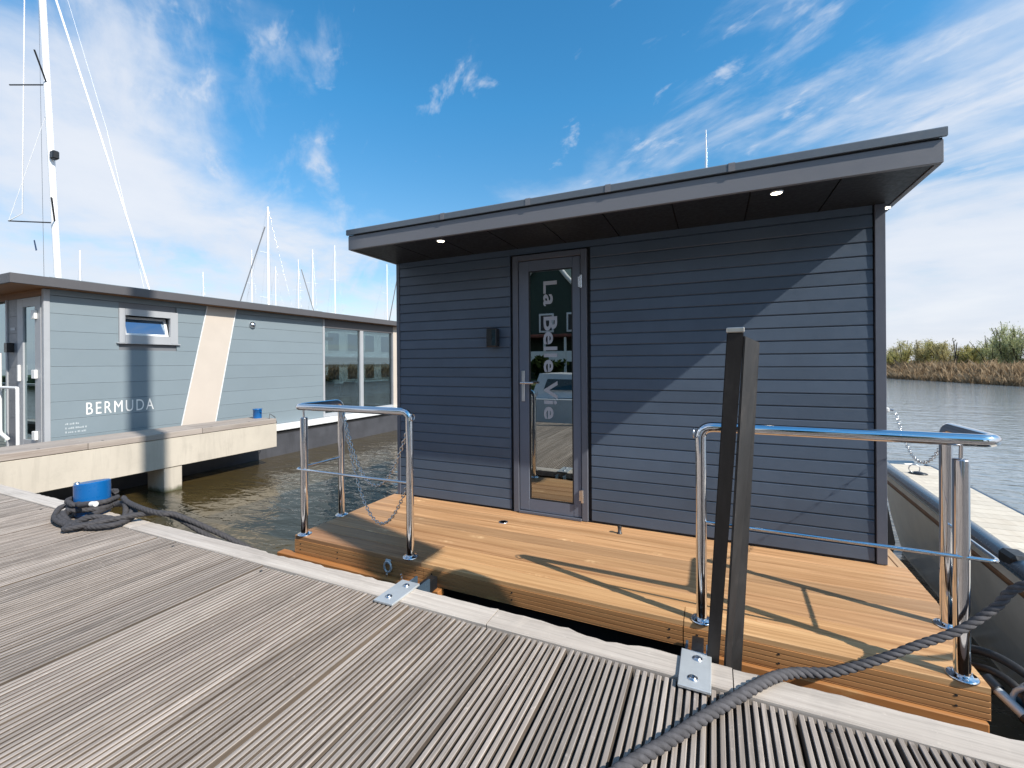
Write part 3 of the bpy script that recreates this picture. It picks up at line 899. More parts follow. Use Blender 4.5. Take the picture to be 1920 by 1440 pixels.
handrail(-1.790, -2.812, -2.745, -1, 'polished steel handrail at the left front corner of the deck, hung with chains')
handrail(-.060, .992, .885, 1, 'polished steel handrail at the right front corner of the deck behind the steel post')

def chain(a, b2, sag, label, r=.0125, wire=.0036, group=None, name='chain'):
    a = Vector(a); b2 = Vector(b2)
    N = 400; pts = []
    for i in range(N + 1):
        s = i / N; p = a.lerp(b2, s); p.z -= 4 * sag * s * (1 - s); pts.append(p)
    L = [0]
    for i in range(N): L.append(L[-1] + (pts[i + 1] - pts[i]).length)
    pitch = 2 * r * 1.15; mb = MB(); k = 0; dd = pitch / 2
    j = 0
    while dd < L[-1]:
        while L[j + 1] < dd: j += 1
        tg = (pts[j + 1] - pts[j]).normalized(); p = pts[j]
        sd = tg.cross(Vector((0, 0, 1)))
        if sd.length < .05: sd = Vector((1, 0, 0))
        sd.normalize(); upv = sd.cross(tg)
        ax = (sd * .707 + upv * .707) if k % 2 else (sd * .707 - upv * .707)
        ring = [p + tg * (r * 1.45 * math.cos(q * math.pi / 4)) + ax * (r * .8 * math.sin(q * math.pi / 4)) for q in range(8)]
        mb.tube(ring, wire, 4, closed=True)
        dd += pitch; k += 1
    o = mb.build(name, 'chain_steel')
    return tag(o, label, 'chain', group)
chain((-2.80, 2.742, .90), (-1.795, 2.335, .53), .60, 'steel chain hanging lowest inside the left handrail')
chain((-2.80, 2.742, .91), (-1.795, 2.335, .885), .54, 'steel chain hanging from the top of the left handrail, higher of two')
chain((1.0, 2.75, .90), (1.06, 3.6, .92), .22, 'thin chain hanging behind the right handrail against the water', r=.0095, wire=.0018)
hk = empty('chain_hook', (.975, 3.62, .93), 'small white fitting on the house corner where the thin chain ends', 'hook')
mb = MB(); mb.bbox(.952, 1.03, 3.60, 3.66, .915, .945, .006); mb.build('bracket', 'white_paint', hk)
mb = MB(); mb.tube([(1.03 + .0, 3.63, .93), (1.055, 3.62, .928)], .006, 8); mb.build('eye', 'satin_steel', hk)
fe = empty('fender', (1.15, 4.3, .1), 'black flat rubber fender hanging beside the right side of the house', 'fender')
mb = MB(); mb.extr([(1.07, .26), (1.16, .23), (1.215, -.1), (1.20, -.18), (1.10, -.18), (1.05, 0)], 'Y', 4.15, 4.45); mb.build('pad', 'rubber', fe)
mb = MB(); mb.lathe([(.0, -.03), (.025, -.02), (.032, 0), (.025, .02), (0, .03)], 1.115, 4.2, .275, 12); mb.build('float_ball', 'white_paint', fe)

# shackle with short chains under the left deck
sh = empty('shackle', (-1.93, 2.27, -.07), 'galvanised shackle and short chain on the deck front below the left handrail', 'shackle')
mb = MB(); mb.tube([(-1.93 + .028 * math.cos(a * .524), 2.268, -.065 + .034 * math.sin(a * .524)) for a in range(12)], .007, 8, closed=True); mb.bbox(-1.95, -1.91, 2.269, 2.279, -.05, -.02, .002); mb.build('ring', 'galvanised', sh)
for x, d_ in ((-1.935, 0), (-1.835, .02)):
    mb = MB()
    for k in range(9):
        z = -.10 - k * .022
        q = [(x + (.008 * math.sin(a * math.pi / 4) if k % 2 else 0) - k * .002 + d_, 2.262 + (0 if k % 2 else .008 * math.sin(a * math.pi / 4)), z + .0145 * math.cos(a * math.pi / 4)) for a in range(8)]
        mb.tube(q, .003, 4, closed=True)
    mb.build('chain', 'chain_steel', sh)

# ---- hinge brackets between jetty and houseboat
def bracket(x0, x1, skew, label):
    xc = (x0 + x1) / 2
    r_ = empty('steel_bracket', (xc, 1.92, 0), label, 'bracket', 'steel plates holding the houseboat to the jetty')
    mb = MB(); mb.bbox(x0, x1, 1.802, 2.036, .0045, .0165, .002); mb.build('plate', 'galvanised', r_)
    for y in (1.855, 1.985):
        mb = MB(); mb.lathe([(.019, 0), (.019, .003), (.0125, .003), (.0125, .007), (.010, .009), (.006, .005), (.0, .005)], xc + (y - 1.92) * skew, y, .0165, 12); mb.build('bolt', 'satin_steel', r_)
    mb = MB(); mb.box(x0 + .012, x0 + .022, 2.037, 2.15, -.14, -.012); mb.build('lug', 'barge_blue', r_)
    mb = MB(); mb.box(x1 - .022, x1 - .012, 2.037, 2.15, -.14, -.012); mb.build('lug', 'barge_blue', r_)
    mb = MB(); mb.tube([(x0 - .005, 2.11, -.075), (x1 + .005, 2.11, -.075)], .012, 12); mb.build('pivot_pin', 'satin_steel', r_)
    mb = MB(); mb.box(xc - .025, xc + .025, 2.09, 2.26, -.12, -.05); mb.build('arm', 'black_plastic', r_)
bracket(-1.628, -1.506, .1, 'flat galvanised plate bolted on the jetty edge left, near the left handrail')
bracket(-.134, -.016, .1, 'flat galvanised plate bolted on the jetty edge by the leaning steel post')

# ---- mooring post of two leaning steel bars
mp = empty('mooring_post', (.03, 2.12, -.9), 'dark leaning steel mooring post of two bars in front of the right handrail', 'post')
def bar(t0, t1, b0, b1, th, nm, mat):
    """flat bar given by its two top and two bottom corners (near face), run on below the water"""
    e = .6
    t0, t1, b0, b1 = Vector(t0), Vector(t1), Vector(b0), Vector(b1)
    b0 = b0 + (b0 - t0) * e; b1 = b1 + (b1 - t1) * e
    nn = (t1 - t0).cross(b0 - t0).normalized()
    if nn.y < 0: nn = -nn
    pts = [b0, b1, b1 + nn * th, b0 + nn * th, t0, t1, t1 + nn * th, t0 + nn * th]
    mb = MB(); mb.add(pts, [(0, 1, 2, 3), (4, 5, 6, 7), (0, 1, 5, 4), (1, 2, 6, 5), (2, 3, 7, 6), (3, 0, 4, 7)])
    bm = bmesh.new(); me = mb.mesh('x'); bm.from_mesh(me); bmesh.ops.bevel(bm, geom=bm.edges[:], offset=.003, segments=2, affect='EDGES'); bm.verts.index_update()
    m2 = MB(); m2.add([q.co[:] for q in bm.verts], [[q.index for q in f.verts] for f in bm.faces]); bm.free()
    return m2.build(nm, mat, mp)
bar((.045, 1.81, 1.355), (.100, 1.81, 1.355), (-.035, 2.025, -.008), (.012, 2.025, -.008), .012, 'steel_bar', 'post_shaded')
bar((.104, 1.816, 1.343), (.158, 1.88, 1.319), (.0355, 2.03, -.01), (.101, 2.09, -.045), .010, 'steel_bar', 'post_steel')
mb = MB(); mb.bbox(.043, .1025, 1.804, 1.832, 1.3555, 1.374, .003); mb.build('cap', 'post_cap', mp)

# ---- ropes
def lay_rope(pts, r, name, mat, label, twist=16.0, strands=3, n=18, taper=None, hug=(.47, .56)):
    """twisted rope: strands wound round the centre line"""
    pts = [Vector(p) for p in pts]
    # catmull-rom resample
    def cr(p0, p1, p2, p3, t):
        return .5 * ((2 * p1) + (p2 - p0) * t + (2 * p0 - 5 * p1 + 4 * p2 - p3) * t * t + (-p0 + 3 * p1 - 3 * p2 + p3) * t ** 3)
    P_ = [pts[0] * 2 - pts[1]] + pts + [pts[-1] * 2 - pts[-2]]
    dense = []
    for i in range(1, len(P_) - 2):
        for k in range(14): dense.append(cr(P_[i - 1], P_[i], P_[i + 1], P_[i + 2], k / 14))
    dense.append(pts[-1])
    step = r * .42; out = [dense[0]]; acc = 0
    for a, b2 in zip(dense[:-1], dense[1:]):
        L = (b2 - a).length; q = step - acc
        while q <= L and L > 0:
            out.append(a.lerp(b2, q / L)); q += step
        acc = (acc + L) % step if L else acc
    mb = MB(); prev = None
    frames = []
    for i, p in enumerate(out):
        tg = (out[min(i + 1, len(out) - 1)] - out[max(i - 1, 0)]).normalized()
        if prev is None:
            nn = tg.cross(Vector((0, 0, 1)) if abs(tg.z) < .9 else Vector((1, 0, 0))).normalized()
        else: nn = (prev - tg * prev.dot(tg)).normalized()
        prev = nn; frames.append((p, nn, tg.cross(nn)))
    rad = [r * (taper(p) if taper else 1.0) for p, _, _ in frames]
    for s in range(strands):
        line = []
        for i, (p, nn, bb_) in enumerate(frames):
            a = 2 * math.pi * s / strands + twist * i * step
            line.append(p + (nn * math.cos(a) + bb_ * math.sin(a)) * rad[i] * hug[0])
        mb.tube(line, [q * hug[1] for q in rad], 7)
    o = mb.build(name, mat)
    return tag(o, label, 'rope')
lay_rope([(-.62, .62, .025), (-.42, 1.06, .025), (-.267, 1.330, .025), (-.145, 1.50, .025), (-.03, 1.665, .026), (.072, 1.80, .028), (.152, 1.905, .030), (.222, 1.99, .026),
          (.304, 2.065, .014), (.416, 2.10, .026), (.564, 2.15, .080), (.706, 2.19, .154), (.846, 2.235, .222), (.956, 2.272, .308), (1.034, 2.258, .420), (1.25, 2.20, .54), (1.6, 2.2, .66), (1.95, 2.33, .76)], .0215, 'mooring_rope', 'rope_grey',
         'thick dark twisted mooring rope lying across the jetty boards and hanging to the right boat', twist=68, taper=lambda p: 1.0 if p.x < .15 else max(.74, 1.0 - (p.x - .15) * .5))

# bollard with rope coil
bo = empty('bollard', (-4.80, 1.93, 0), 'squat blue bollard at the jetty edge wound with black rope', 'bollard', 'blue mooring bollards')
mb = MB(); n = 28; vs = []
for z in (0, 1):
    for k in range(n):
        a = 2 * math.pi * k / n; x = .118 * math.cos(a); y = .118 * math.sin(a)
        vs.append((-4.80 + x, 1.93 + y, .003 if z == 0 else .262 + x * .10))
tops = [(-4.80 + (v_[0] + 4.80) * .93, 1.93 + (v_[1] - 1.93) * .93, v_[2] + .006) for v_ in vs[n:]]
mb.add(vs + tops, [(k, (k + 1) % n, n + (k + 1) % n, n + k) for k in range(n)], True)
mb.add(vs[n:] + tops, [(k, (k + 1) % n, n + (k + 1) % n, n + k) for k in range(n)])
mb.add(tops, [tuple(range(n))])
mb.build('drum', 'blue_paint', bo)
mb = MB(); mb.lathe([(.021, .0), (.021, .010), (.012, .014)], -4.85, 1.85, .262, 10); mb.build('bolt', 'satin_steel', bo)
# coil: turns round the drum, then loose loops on the boards, then the tail goes over the edge into the water
cp = []
for i in range(46):
    a = 1.2 + i * .33; rr_ = .148 + .010 * math.sin(i * 1.7)
    cp.append((-4.80 + rr_ * math.cos(a), 1.93 + rr_ * math.sin(a), .15 - i * .0025))
for i in range(52):
    a = 1.2 + 46 * .33 + i * .33; f = i / 52
    ex = .20 + .19 * f + .04 * math.sin(i * .9); ey = .16 + .05 * f
    cp.append((-4.60 + ex * 1.15 * math.cos(a) + .0 * f, 1.86 + ey * math.sin(a), .028 + .040 * (1 - f) * (1 + math.sin(i * 1.3)) * .6 + (.036 if i % 19 > 9 else 0) * (1 - f * .4)))
cp += [(-4.45, 1.63, .03), (-4.30, 1.72, .05), (-4.15, 1.98, .065)]
cp += [(-4.0, 2.10, .04), (-3.75, 2.22, -.12), (-3.4, 2.40, -.35), (-3.05, 2.62, -.62), (-2.7, 2.85, -.95)]
ro = lay_rope(cp, .0215, 'rope_coil', 'rope_dark', 'heap of black rope coiled round the blue bollard at the jetty edge', twist=46, strands=4, hug=(.36, .64))
lay_rope([(-4.52, 2.02, .14), (-4.40, 2.0, .12), (-4.15, 1.99, .10), (-3.98, 2.03, .075), (-3.92, 2.10, .05), (-3.72, 2.26, -.10), (-3.35, 2.47, -.34), (-2.95, 2.72, -.65), (-2.6, 2.95, -.97)], .0215, 'rope_tail', 'rope_dark', 'black rope running from the blue bollard over the jetty edge into the water', twist=46, strands=4, hug=(.36, .64))
re = empty('rope_end', (-4.70, 1.74, .17), 'taped white end of the black rope against the blue bollard', 'rope end')
mb = MB(); mb.tube([(-4.70, 1.80, .13), (-4.60, 1.775, .135), (-4.47, 1.79, .160)], .019, 10); mb.build('rope_stub', 'rope_dark', re)
mb = MB(); mb.tube([(-4.47, 1.7902, .160), (-4.425, 1.80, .163)], .0205, 10); mb.build('tape', 'white_paint', re)

# ---- fittings in the corner between deck, jetty and right boat
ff = empty('round_fender', (1.19, 2.42, -.12), 'dark teal cylindrical fender with pale end ring at the lower right corner', 'fender')
mb = MB(); mb.tube([(1.115, 2.33, -.075), (1.135, 2.355, -.075), (1.5, 2.75, -.10)], [.075, .085, .085], 20); mb.build('body', 'teal_dark', ff)
mb = MB(); mb.tube([Vector((1.112, 2.327, -.075)) + Vector((.74, -.67, 0)) * .078 * math.cos(a * .3307) + Vector((0, 0, 1)) * .078 * math.sin(a * .3307) for a in range(19)], .009, 8, closed=True); mb.build('end_ring', 'galvanised', ff)
cl_ = empty('steel_coupling', (1.04, 2.38, -.1), 'small galvanised coupling bar beside the deck corner at lower right', 'coupling')
mb = MB(); mb.tube([(1.01, 2.42, -.06), (1.075, 2.31, -.11)], .018, 10); mb.build('bar', 'galvanised', cl_)
mb = MB(); mb.tube([(1.0, 2.44, -.05), (1.02, 2.40, -.068)], .028, 12); mb.tube([(1.065, 2.325, -.103), (1.082, 2.297, -.116)], .026, 12); mb.build('nut', 'black_plastic', cl_)
hs_ = MB()
hs_.tube(rounded([(.985, 2.62, -.03), (1.05, 2.52, .02), (1.12, 2.42, .01), (1.2, 2.36, -.08), (1.3, 2.35, -.3)], .08), .017, 10)
hs_.tube(rounded([(.98, 2.55, -.07), (1.03, 2.46, -.02), (1.08, 2.38, -.03), (1.10, 2.34, -.12), (1.08, 2.30, -.3)], .06), .015, 10)
tag(hs_.build('hose', 'rubber'), 'black rubber hoses looping beside the deck corner at lower right', 'hose')
mb = MB(); mb.bbox(.75, 2.2, 2.03, 2.13, -.30, -.20, .006)
tag(mb.build('timber_fender_beam', 'dark_timber'), 'dark timber beam low between the jetty and the deck at lower right', 'beam')

# ================================================================== BOAT on the right
BG = empty('boat', (1.9, 4.5, WZ), 'beige steel boat with blue rubbing rail and pale planked deck moored at right', 'boat')
st_ = [(2.2, 1.52, 2.2), (3.44, 1.585, 2.10), (4.6, 1.645, 2.12), (5.4, 1.685, 2.14), (6.0, 1.715, 2.17), (6.30, 1.735, 2.175), (6.40, 1.77, 2.15)]
hl = [(z, o) for z, o in ((.02, 0.0), (-.10, .008), (-.5, .075), (-.9, .18), (-1.3, .26))]
vs = []; fs = []
for (y, xa, xb) in st_:
    hw = (xb - xa) / 2; xc = (xa + xb) / 2
    ring = [(xa + min(o, hw * .85), y, z) for z, o in hl] + [(xb - min(o, hw * .85) * .6, y, z) for z, o in reversed(hl)]
    vs += ring
m_ = len(hl) * 2
for i in range(len(st_) - 1):
    for k in range(m_ - 1): fs.append((i * m_ + k, i * m_ + k + 1, (i + 1) * m_ + k + 1, (i + 1) * m_ + k))
fs += [tuple(range(m_)), tuple(range((len(st_) - 1) * m_, len(st_) * m_))[::-1]]
mb = MB(); mb.add(vs, fs, False); mb.build('hull', 'barge_beige', BG)
# deck boards across the boat
y = 2.25
while y < 6.3:
    def lim(yy):
        for (a, xa, xb), (b2, xc, xd) in zip(st_[:-1], st_[1:]):
            if yy <= b2:
                f = (yy - a) / (b2 - a); return xa + (xc - xa) * f, xb + (xd - xb) * f
        return st_[-1][1:]
    (a0, b0), (a1, b1) = lim(y), lim(y + .125)
    mb = MB(); vs = []
    for z in (.06, .085): vs += [(a0 + .045, y + .002, z), (b0 - .02, y + .002, z), (b1 - .02, y + .123, z), (a1 + .045, y + .123, z)]
    mb.add(vs, [(0, 3, 2, 1), (4, 5, 6, 7), (0, 1, 5, 4), (1, 2, 6, 5), (2, 3, 7, 6), (3, 0, 4, 7)])
    mb.build('deck_board', 'pale_deck', BG); y += .127
mb = MB(); mb.tube([(xa + .02, y, .048) for (y, xa, xb) in st_] + [(2.05, 6.47, .048)], .058, 14); mb.build('rubbing_rail', 'barge_blue', BG)
mb = MB(); mb.tube([(xb - .0, y, .06) for (y, xa, xb) in st_], .03, 10); mb.build('rubbing_rail', 'barge_blue', BG)
mb = MB(); mb.tube([(xa + .014, y, -.085) for (y, xa, xb) in st_[:-1]], .022, 8); mb.build('trim_rail', 'brown_wood', BG)
mb = MB(); mb.lathe([(.075, 0), (.075, .006), (.045, .010), (.03, .02)], 1.90, 5.85, .086, 18); fl = mb.build('deck_filler', 'black_plastic', BG)
mb = MB(); mb.tube([(1.87 + .045 * math.cos(a * .524), 5.85, .135 + .045 * math.sin(a * .524)) for a in range(12)], .005, 6, closed=True); mb.build('ring', 'satin_steel', fl)
mb = MB(); mb.lathe([(.06, 0), (.05, .02), (.035, .03), (.035, .68), (.06, .69), (.06, .72), (0, .73)], 1.98, 2.37, .086, 14); mb.build('bitt', 'black_plastic', BG)
mb = MB(); mb.bbox(1.555, 1.66, 3.50, 3.66, .03, .12, .02); mb.build('fairlead', 'black_plastic', BG)

# ================================================================== FINGER PIER
FP = empty('finger_pier', (-8.9, 4.5, -.2), 'long concrete finger pier with weathered timber top beside the pale houseboat', 'pier')
mb = MB(); mb.bbox(-9.22, -8.5, 2.02, 6.50, -.505, -.008, .006); mb.build('concrete_beam', 'concrete', FP)
yy = 2.02
for L in (1.35, 1.62, 1.5):
    for (xa, xb) in ((-8.775, -8.49), (-9.01, -8.78), (-9.25, -9.015)):
        mb = MB(); mb.bbox(xa, xb, yy + .003, yy + L - .003, 0.0, .098, .006); pk = mb.build('timber', 'finger_wood', FP)
        if xa > -8.8:
            mb = MB()
            for q in (.2, L * .62): mb.lathe([(.018, 0), (.018, .002), (.010, .003)], xb - .07, yy + q, .098, 10)
            mb.build('bolt', 'post_steel', pk)
    yy += L
mb = MB(); mb.bbox(-9.02, -8.52, 4.38, 4.66, -2.4, -.507, .006); mb.build('pile', 'concrete_pile', FP)
b2o = empty('bollard', (-8.95, 6.385, .098), 'small blue bollard far off at the end of the concrete finger pier', 'bollard', 'blue mooring bollards')
mb = MB(); mb.lathe([(.085, 0), (.085, .175), (.092, .18), (.092, .20), (.0, .205)], -8.95, 6.385, .0985, 18); mb.build('drum', 'blue_paint', b2o)
mb = MB(); mb.tube([(-9.07, 6.385, .24), (-8.83, 6.385, .24)], .016, 8); mb.build('cross_bar', 'blue_paint', b2o)
hp = empty('rope_hook', (-8.62, 6.46, .098), 'thin dark steel ring standing on the end corner of the finger pier', 'ring')
mb = MB(); mb.tube([(-8.60, 6.40 + .0, .10), (-8.62, 6.43, .20), (-8.60, 6.53, .12), (-8.58, 6.56, .0), (-8.6, 6.52, -.06)], .008, 6); mb.build('bar', 'post_steel', hp)

# ================================================================== BERMUDA HOUSEBOAT
BM = empty('houseboat', (-12, 7.5, -.2), 'pale blue grey houseboat lettered BERMUDA with flat roof and slanting cream band', 'houseboat')
BX, BY0, BY1, BZ0, BZ1 = -9.6, 3.28, 11.84, -.18, 2.47
mb = MB(); mb.box(-14.6, -9.44, 2.6, 12.4, -1.4, -.42); mb.build('hull', 'hull_grey', BM)
mb = MB(); mb.box(-14.5, -9.50, 2.75, 12.3, -.42, -.335); mb.build('shadow_gap', 'gap_dark', BM)
mb = MB(); mb.bbox(-14.6, -9.43, 2.55, 12.4, -.335, -.185, .01); mb.build('deck_edge', 'white_gel', BM)
# wall core with openings: solid part
mb = MB(); mb.box(-9.70, -9.625, BY0 + .06, 4.31, BZ0, BZ1); mb.box(-9.70, -9.625, 5.06, 8.74, BZ0, BZ1); mb.box(-9.70, -9.625, 4.3101, 5.0599, BZ0, 1.78); mb.box(-9.70, -9.625, 4.3101, 5.0599, 2.17, BZ1)
mb.build('wall', 'berm_grey', BM)
ph = .2845; z = BZ0
zs = [BZ0 + .002]
while zs[-1] < BZ1 - .05: zs.append(zs[-1] + ph)
for k, z in enumerate(zs):
    z1 = min(z + ph - .006, BZ1)
    segs = [(BY0 + .065, 8.735)] if (z1 < 1.66 or z > 2.27) else [(BY0 + .065, 4.24), (5.17, 8.735)]
    for (a, b2) in segs:
        mb = MB(); mb.extr([(-9.624, z), (BX + .002, z), (BX, z + .004), (BX, z1 - .004), (BX - .003, z1), (-9.624, z1)], 'Y', a, b2)
        mb.build('cladding_board', 'berm_blue', BM)
mb = MB(); mb.bbox(-9.66, BX + .012, BY0 - .01, BY0 + .0645, BZ0, BZ1, .004); mb.build('corner_trim', 'berm_frame', BM)
mb = MB(); mb.bbox(-9.68, BX + .012, 8.736, 8.80, BZ0, BZ1, .004); mb.build('corner_trim', 'berm_frame', BM)
# cream band
bp = [(5.19, BZ0), (5.855, BZ0), (6.355, BZ1), (5.745, BZ1)]
mb = MB(); vs = [(BX + .002, y, z) for y, z in bp] + [(BX + .014, y, z) for y, z in bp]
mb.add(vs, [(0, 1, 2, 3), (4, 5, 6, 7), (0, 1, 5, 4), (1, 2, 6, 5), (2, 3, 7, 6), (3, 0, 4, 7)]); mb.build('cream_band', 'berm_cream', BM)
for (a, b2) in ((bp[0], bp[3]), (bp[1], bp[2])):
    mb = MB(); mb.tube([(BX + .012, a[0], a[1]), (BX + .012, b2[0], b2[1])], .012, 6); mb.build('band_edge', 'white_gel', BM)
# tilted bathroom window
wf = MB()
wf.bbox(BX - .02, BX + .035, 4.235, 4.325, 1.66, 2.27, .004); wf.bbox(BX - .02, BX + .035, 5.045, 5.178, 1.66, 2.27, .004)
wf.box(BX - .02, BX + .034, 4.3255, 5.0445, 1.66, 1.795); wf.box(BX - .02, BX + .034, 4.3255, 5.0445, 2.155, 2.27)
wn = wf.build('window', 'berm_frame', BM)
mb = MB(); mb.bbox(BX - .02, BX + .05, 4.20, 5.215, 1.640, 1.658, .003); mb.build('sill', 'berm_frame', wn)
mb = MB()
def tilt(y, z): # sash leans inward at the top
    return BX - .02 - (z - 1.80) * .30
for (a, b2, z0, z1) in ((4.33, 4.37, 1.80, 2.14), (4.995, 5.04, 1.80, 2.14), (4.3705, 4.9945, 1.80, 1.835), (4.3705, 4.9945, 2.10, 2.14)):
    vs = []
    for dx in (0, -.04):
        vs += [(tilt(0, z0) + dx, a, z0), (tilt(0, z0) + dx, b2, z0), (tilt(0, z1) + dx, b2, z1), (tilt(0, z1) + dx, a, z1)]
    mb.add(vs, [(0, 1, 2, 3), (4, 5, 6, 7), (0, 1, 5, 4), (1, 2, 6, 5), (2, 3, 7, 6), (3, 0, 4, 7)])
mb.build('sash', 'white_gel', wn)
mb = MB(); mb.add([(tilt(0, 1.835) - .02, 4.37, 1.835), (tilt(0, 1.835) - .02, 4.995, 1.835), (tilt(0, 2.10) - .02, 4.995, 2.10), (tilt(0, 2.10) - .02, 4.37, 2.10)], [(0, 1, 2, 3)]); mb.build('pane', 'blue_glass', wn)
# round vent
mb = MB()
prof = [(.075, 0), (.075, .02), (.06, .05), (.03, .07), (0, .075)]
n = 18; vs = []; fs = []
for (r_, x) in prof:
    for k in range(n): vs.append((BX + .001 + x, 6.73 + r_ * math.cos(2 * math.pi * k / n), 2.155 + r_ * math.sin(2 * math.pi * k / n)))
for i in range(len(prof) - 1):
    for k in range(n): fs.append((i * n + k, i * n + (k + 1) % n, (i + 1) * n + (k + 1) % n, (i + 1) * n + k))
mb.add(vs, fs, True); mb.build('vent_cowl', 'satin_steel', BM)
# lettering
text_mesh('BERMUDA', 'lettering', 'white_paint', BM, (BX + .0025, 3.785, .425), (0, 1, 0), (0, 0, 1), .985, .205, bold=.0, spacing=1.25)
mb = MB(); rr = random.Random(3)
for k, (L, z) in enumerate(((.16, .285), (.26, .215), (.26, .150))):
    y = 3.52
    while y < 3.52 + L:
        wd = rr.uniform(.008, .02); mb.box(BX + .001, BX + .003, y, y + wd, z, z + rr.choice((.022, .03))); y += wd + rr.choice((.006, .006, .018))
tag(mb.build('small_print', 'letter_pale', BM), kind='stuff')
# glazed corner
mb = MB()
mb.bbox(-9.68, BX + .012, 8.8005, 11.60, 2.24, BZ1, .003); mb.build('header', 'berm_fascia', BM)
mb = MB(); mb.bbox(-9.68, BX + .01, 8.8005, 11.60, BZ0, -.09, .003); mb.build('bottom_rail', 'berm_frame', BM)
mb = MB(); mb.bbox(-9.68, BX + .02, 10.11, 10.24, -.0895, 2.2395, .004); mb.build('mullion', 'berm_frame', BM)
mb = MB(); mb.bbox(-9.68, BX + .015, 11.535, 11.6, -.0895, 2.2395, .004); mb.build('mullion', 'berm_grey', BM)
mb = MB(); mb.bbox(-9.78, BX + .02, 11.601, BY1, BZ0, BZ1, .006); mb.build('corner_post', 'berm_cream', BM)
for (a, b2) in ((8.80, 10.11), (10.24, 11.535)):
    mb = MB(); mb.box(-9.645, -9.637, a + .001, b2 - .001, -.089, 2.239); mb.build('pane', 'berm_glass', BM)
# roof
FX = -9.345
mb = MB(); mb.box(-14.7, FX - .03, 2.86, 12.2, 2.50, 2.60); mb.build('roof', 'berm_fascia', BM)
mb = MB(); mb.bbox(FX - .03, FX, 2.83, 12.25, 2.48, 2.625, .004); mb.build('fascia', 'berm_fascia', BM)
mb = MB(); mb.bbox(-14.7, FX - .031, 2.83, 2.859, 2.48, 2.625, .004); mb.build('fascia', 'berm_fascia', BM)
mb = MB(); mb.box(-14.7, FX - .031, 2.86, 12.2, 2.478, 2.498); mb.build('soffit', 'brown_wood', BM)
# front face
mb = MB(); mb.box(-14.5, -9.665, BY0 + .0, BY0 + .05, 2.37, 2.477); mb.build('lintel', 'brown_wood', BM)
mb = MB(); mb.box(-10.90, -10.53, BY0 + .01, BY0 + .06, BZ0, 2.369); mb.build('front_panel', 'berm_grey', BM)
for k in range(9):
    mb = MB(); mb.box(-10.895, -10.535, BY0 - .002, BY0 + .0095, BZ0 + k * .283, BZ0 + k * .283 + .278); mb.build('cladding_board', 'berm_grey', BM)
mb = MB(); mb.bbox(-10.95, -10.901, BY0 - .02, BY0 + .06, BZ0, 2.369, .003); mb.build('mullion', 'berm_frame', BM)
mb = MB(); mb.box(-14.4, -10.952, BY0 + .02, BY0 + .028, BZ0, 2.369); mb.build('pane', 'berm_glass', BM)
fd = MB(); fd.bbox(-10.529, -10.33, BY0 - .008, BY0 + .05, BZ0, 2.36, .003); fd.bbox(-9.90, -9.70, BY0 - .008, BY0 + .05, BZ0, 2.36, .003)
fd.box(-10.3295, -9.9005, BY0 - .007, BY0 + .05, BZ0, 0.05); fd.box(-10.3295, -9.9005, BY0 - .007, BY0 + .05, 2.22, 2.36)
fdo = fd.build('door', 'berm_frame', BM)
mb = MB(); mb.box(-10.33, -9.90, BY0 + .015, BY0 + .022, .05, 2.22); mb.build('pane', 'berm_glass', fdo)
for z in (2.07, 1.12, .14):
    mb = MB(); mb.bbox(-9.91, -9.80, BY0 - .05, BY0 - .0085, z - .07, z + .07, .006); mb.build('hinge', 'white_paint', fdo)
mb = MB(); mb.bbox(-10.455, -10.405, BY0 - .04, BY0 - .0085, 1.0, 1.27, .006); mb.build('handle', 'white_paint', fdo)
mb = MB(); mb.bbox(-10.78, -10.66, BY0 - .09, BY0 - .003, 1.48, 1.64, .008); mb.build('wall_lamp', 'black_plastic', BM)
mb = MB(); mb.box(-10.8, -10.62, BY0 - .005, BY0 - .0025, 1.85, 1.90); mb.build('name_plate', 'berm_frame', BM)
# floor, back wall of the room, far glazing
mb = MB(); mb.box(-14.4, -9.7, BY0 + .07, 12.2, -.30, -.185); mb.build('floor', 'floor_grey', BM)
mb = MB(); mb.box(-14.5, -14.4, BY0, 8.5, BZ0, 2.477); mb.box(-14.5, -14.4, 11.9, 12.2, BZ0, 2.477); mb.box(-14.39, -9.7, 6.4, 6.5, BZ0, 2.477); mb.box(-14.5, -14.4, 8.5001, 11.8999, 2.2, 2.477); mb.build('inner_wall', 'room_wall', BM)
mb = MB(); mb.box(-14.45, -14.44, 8.5, 11.9, BZ0, 2.199); mb.build('pane', 'berm_glass', BM)
for y in (8.6, 9.4, 10.2, 11.0, 11.8):
    mb = MB(); mb.box(-14.48, -14.41, y, y + .07, BZ0, 2.199); mb.build('mullion', 'berm_grey', BM)
# front rail (white)
rl = empty('terrace_railing', (-10.4, 2.95, -.18), 'thin white railing across the terrace of the pale blue grey houseboat', 'railing')
mb = MB(); mb.tube(rounded([(-8.70 - .9, 2.98, -.18), (-9.6, 2.98, .92), (-13, 2.98, .92)], .03), .022, 8); mb.build('top_rail', 'white_paint', rl)
for x in (-10.45, -11.3, -12.2):
    mb = MB(); mb.tube([(x, 2.98, -.18), (x, 2.98, .92)], .02, 8); mb.build('post', 'white_paint', rl)
mb = MB(); mb.tube(rounded([(-10.30, 3.0, 1.46), (-10.30, 3.0, .20), (-10.02, 3.0, .12)], .06), .028, 8); mb.build('gate_bar', 'white_paint', rl)
# terrace
mb = MB(); mb.box(-14.5, -9.45, 2.56, 3.27, -.184, -.18 + .002); tag(mb.build('terrace', 'finger_wood', BM))

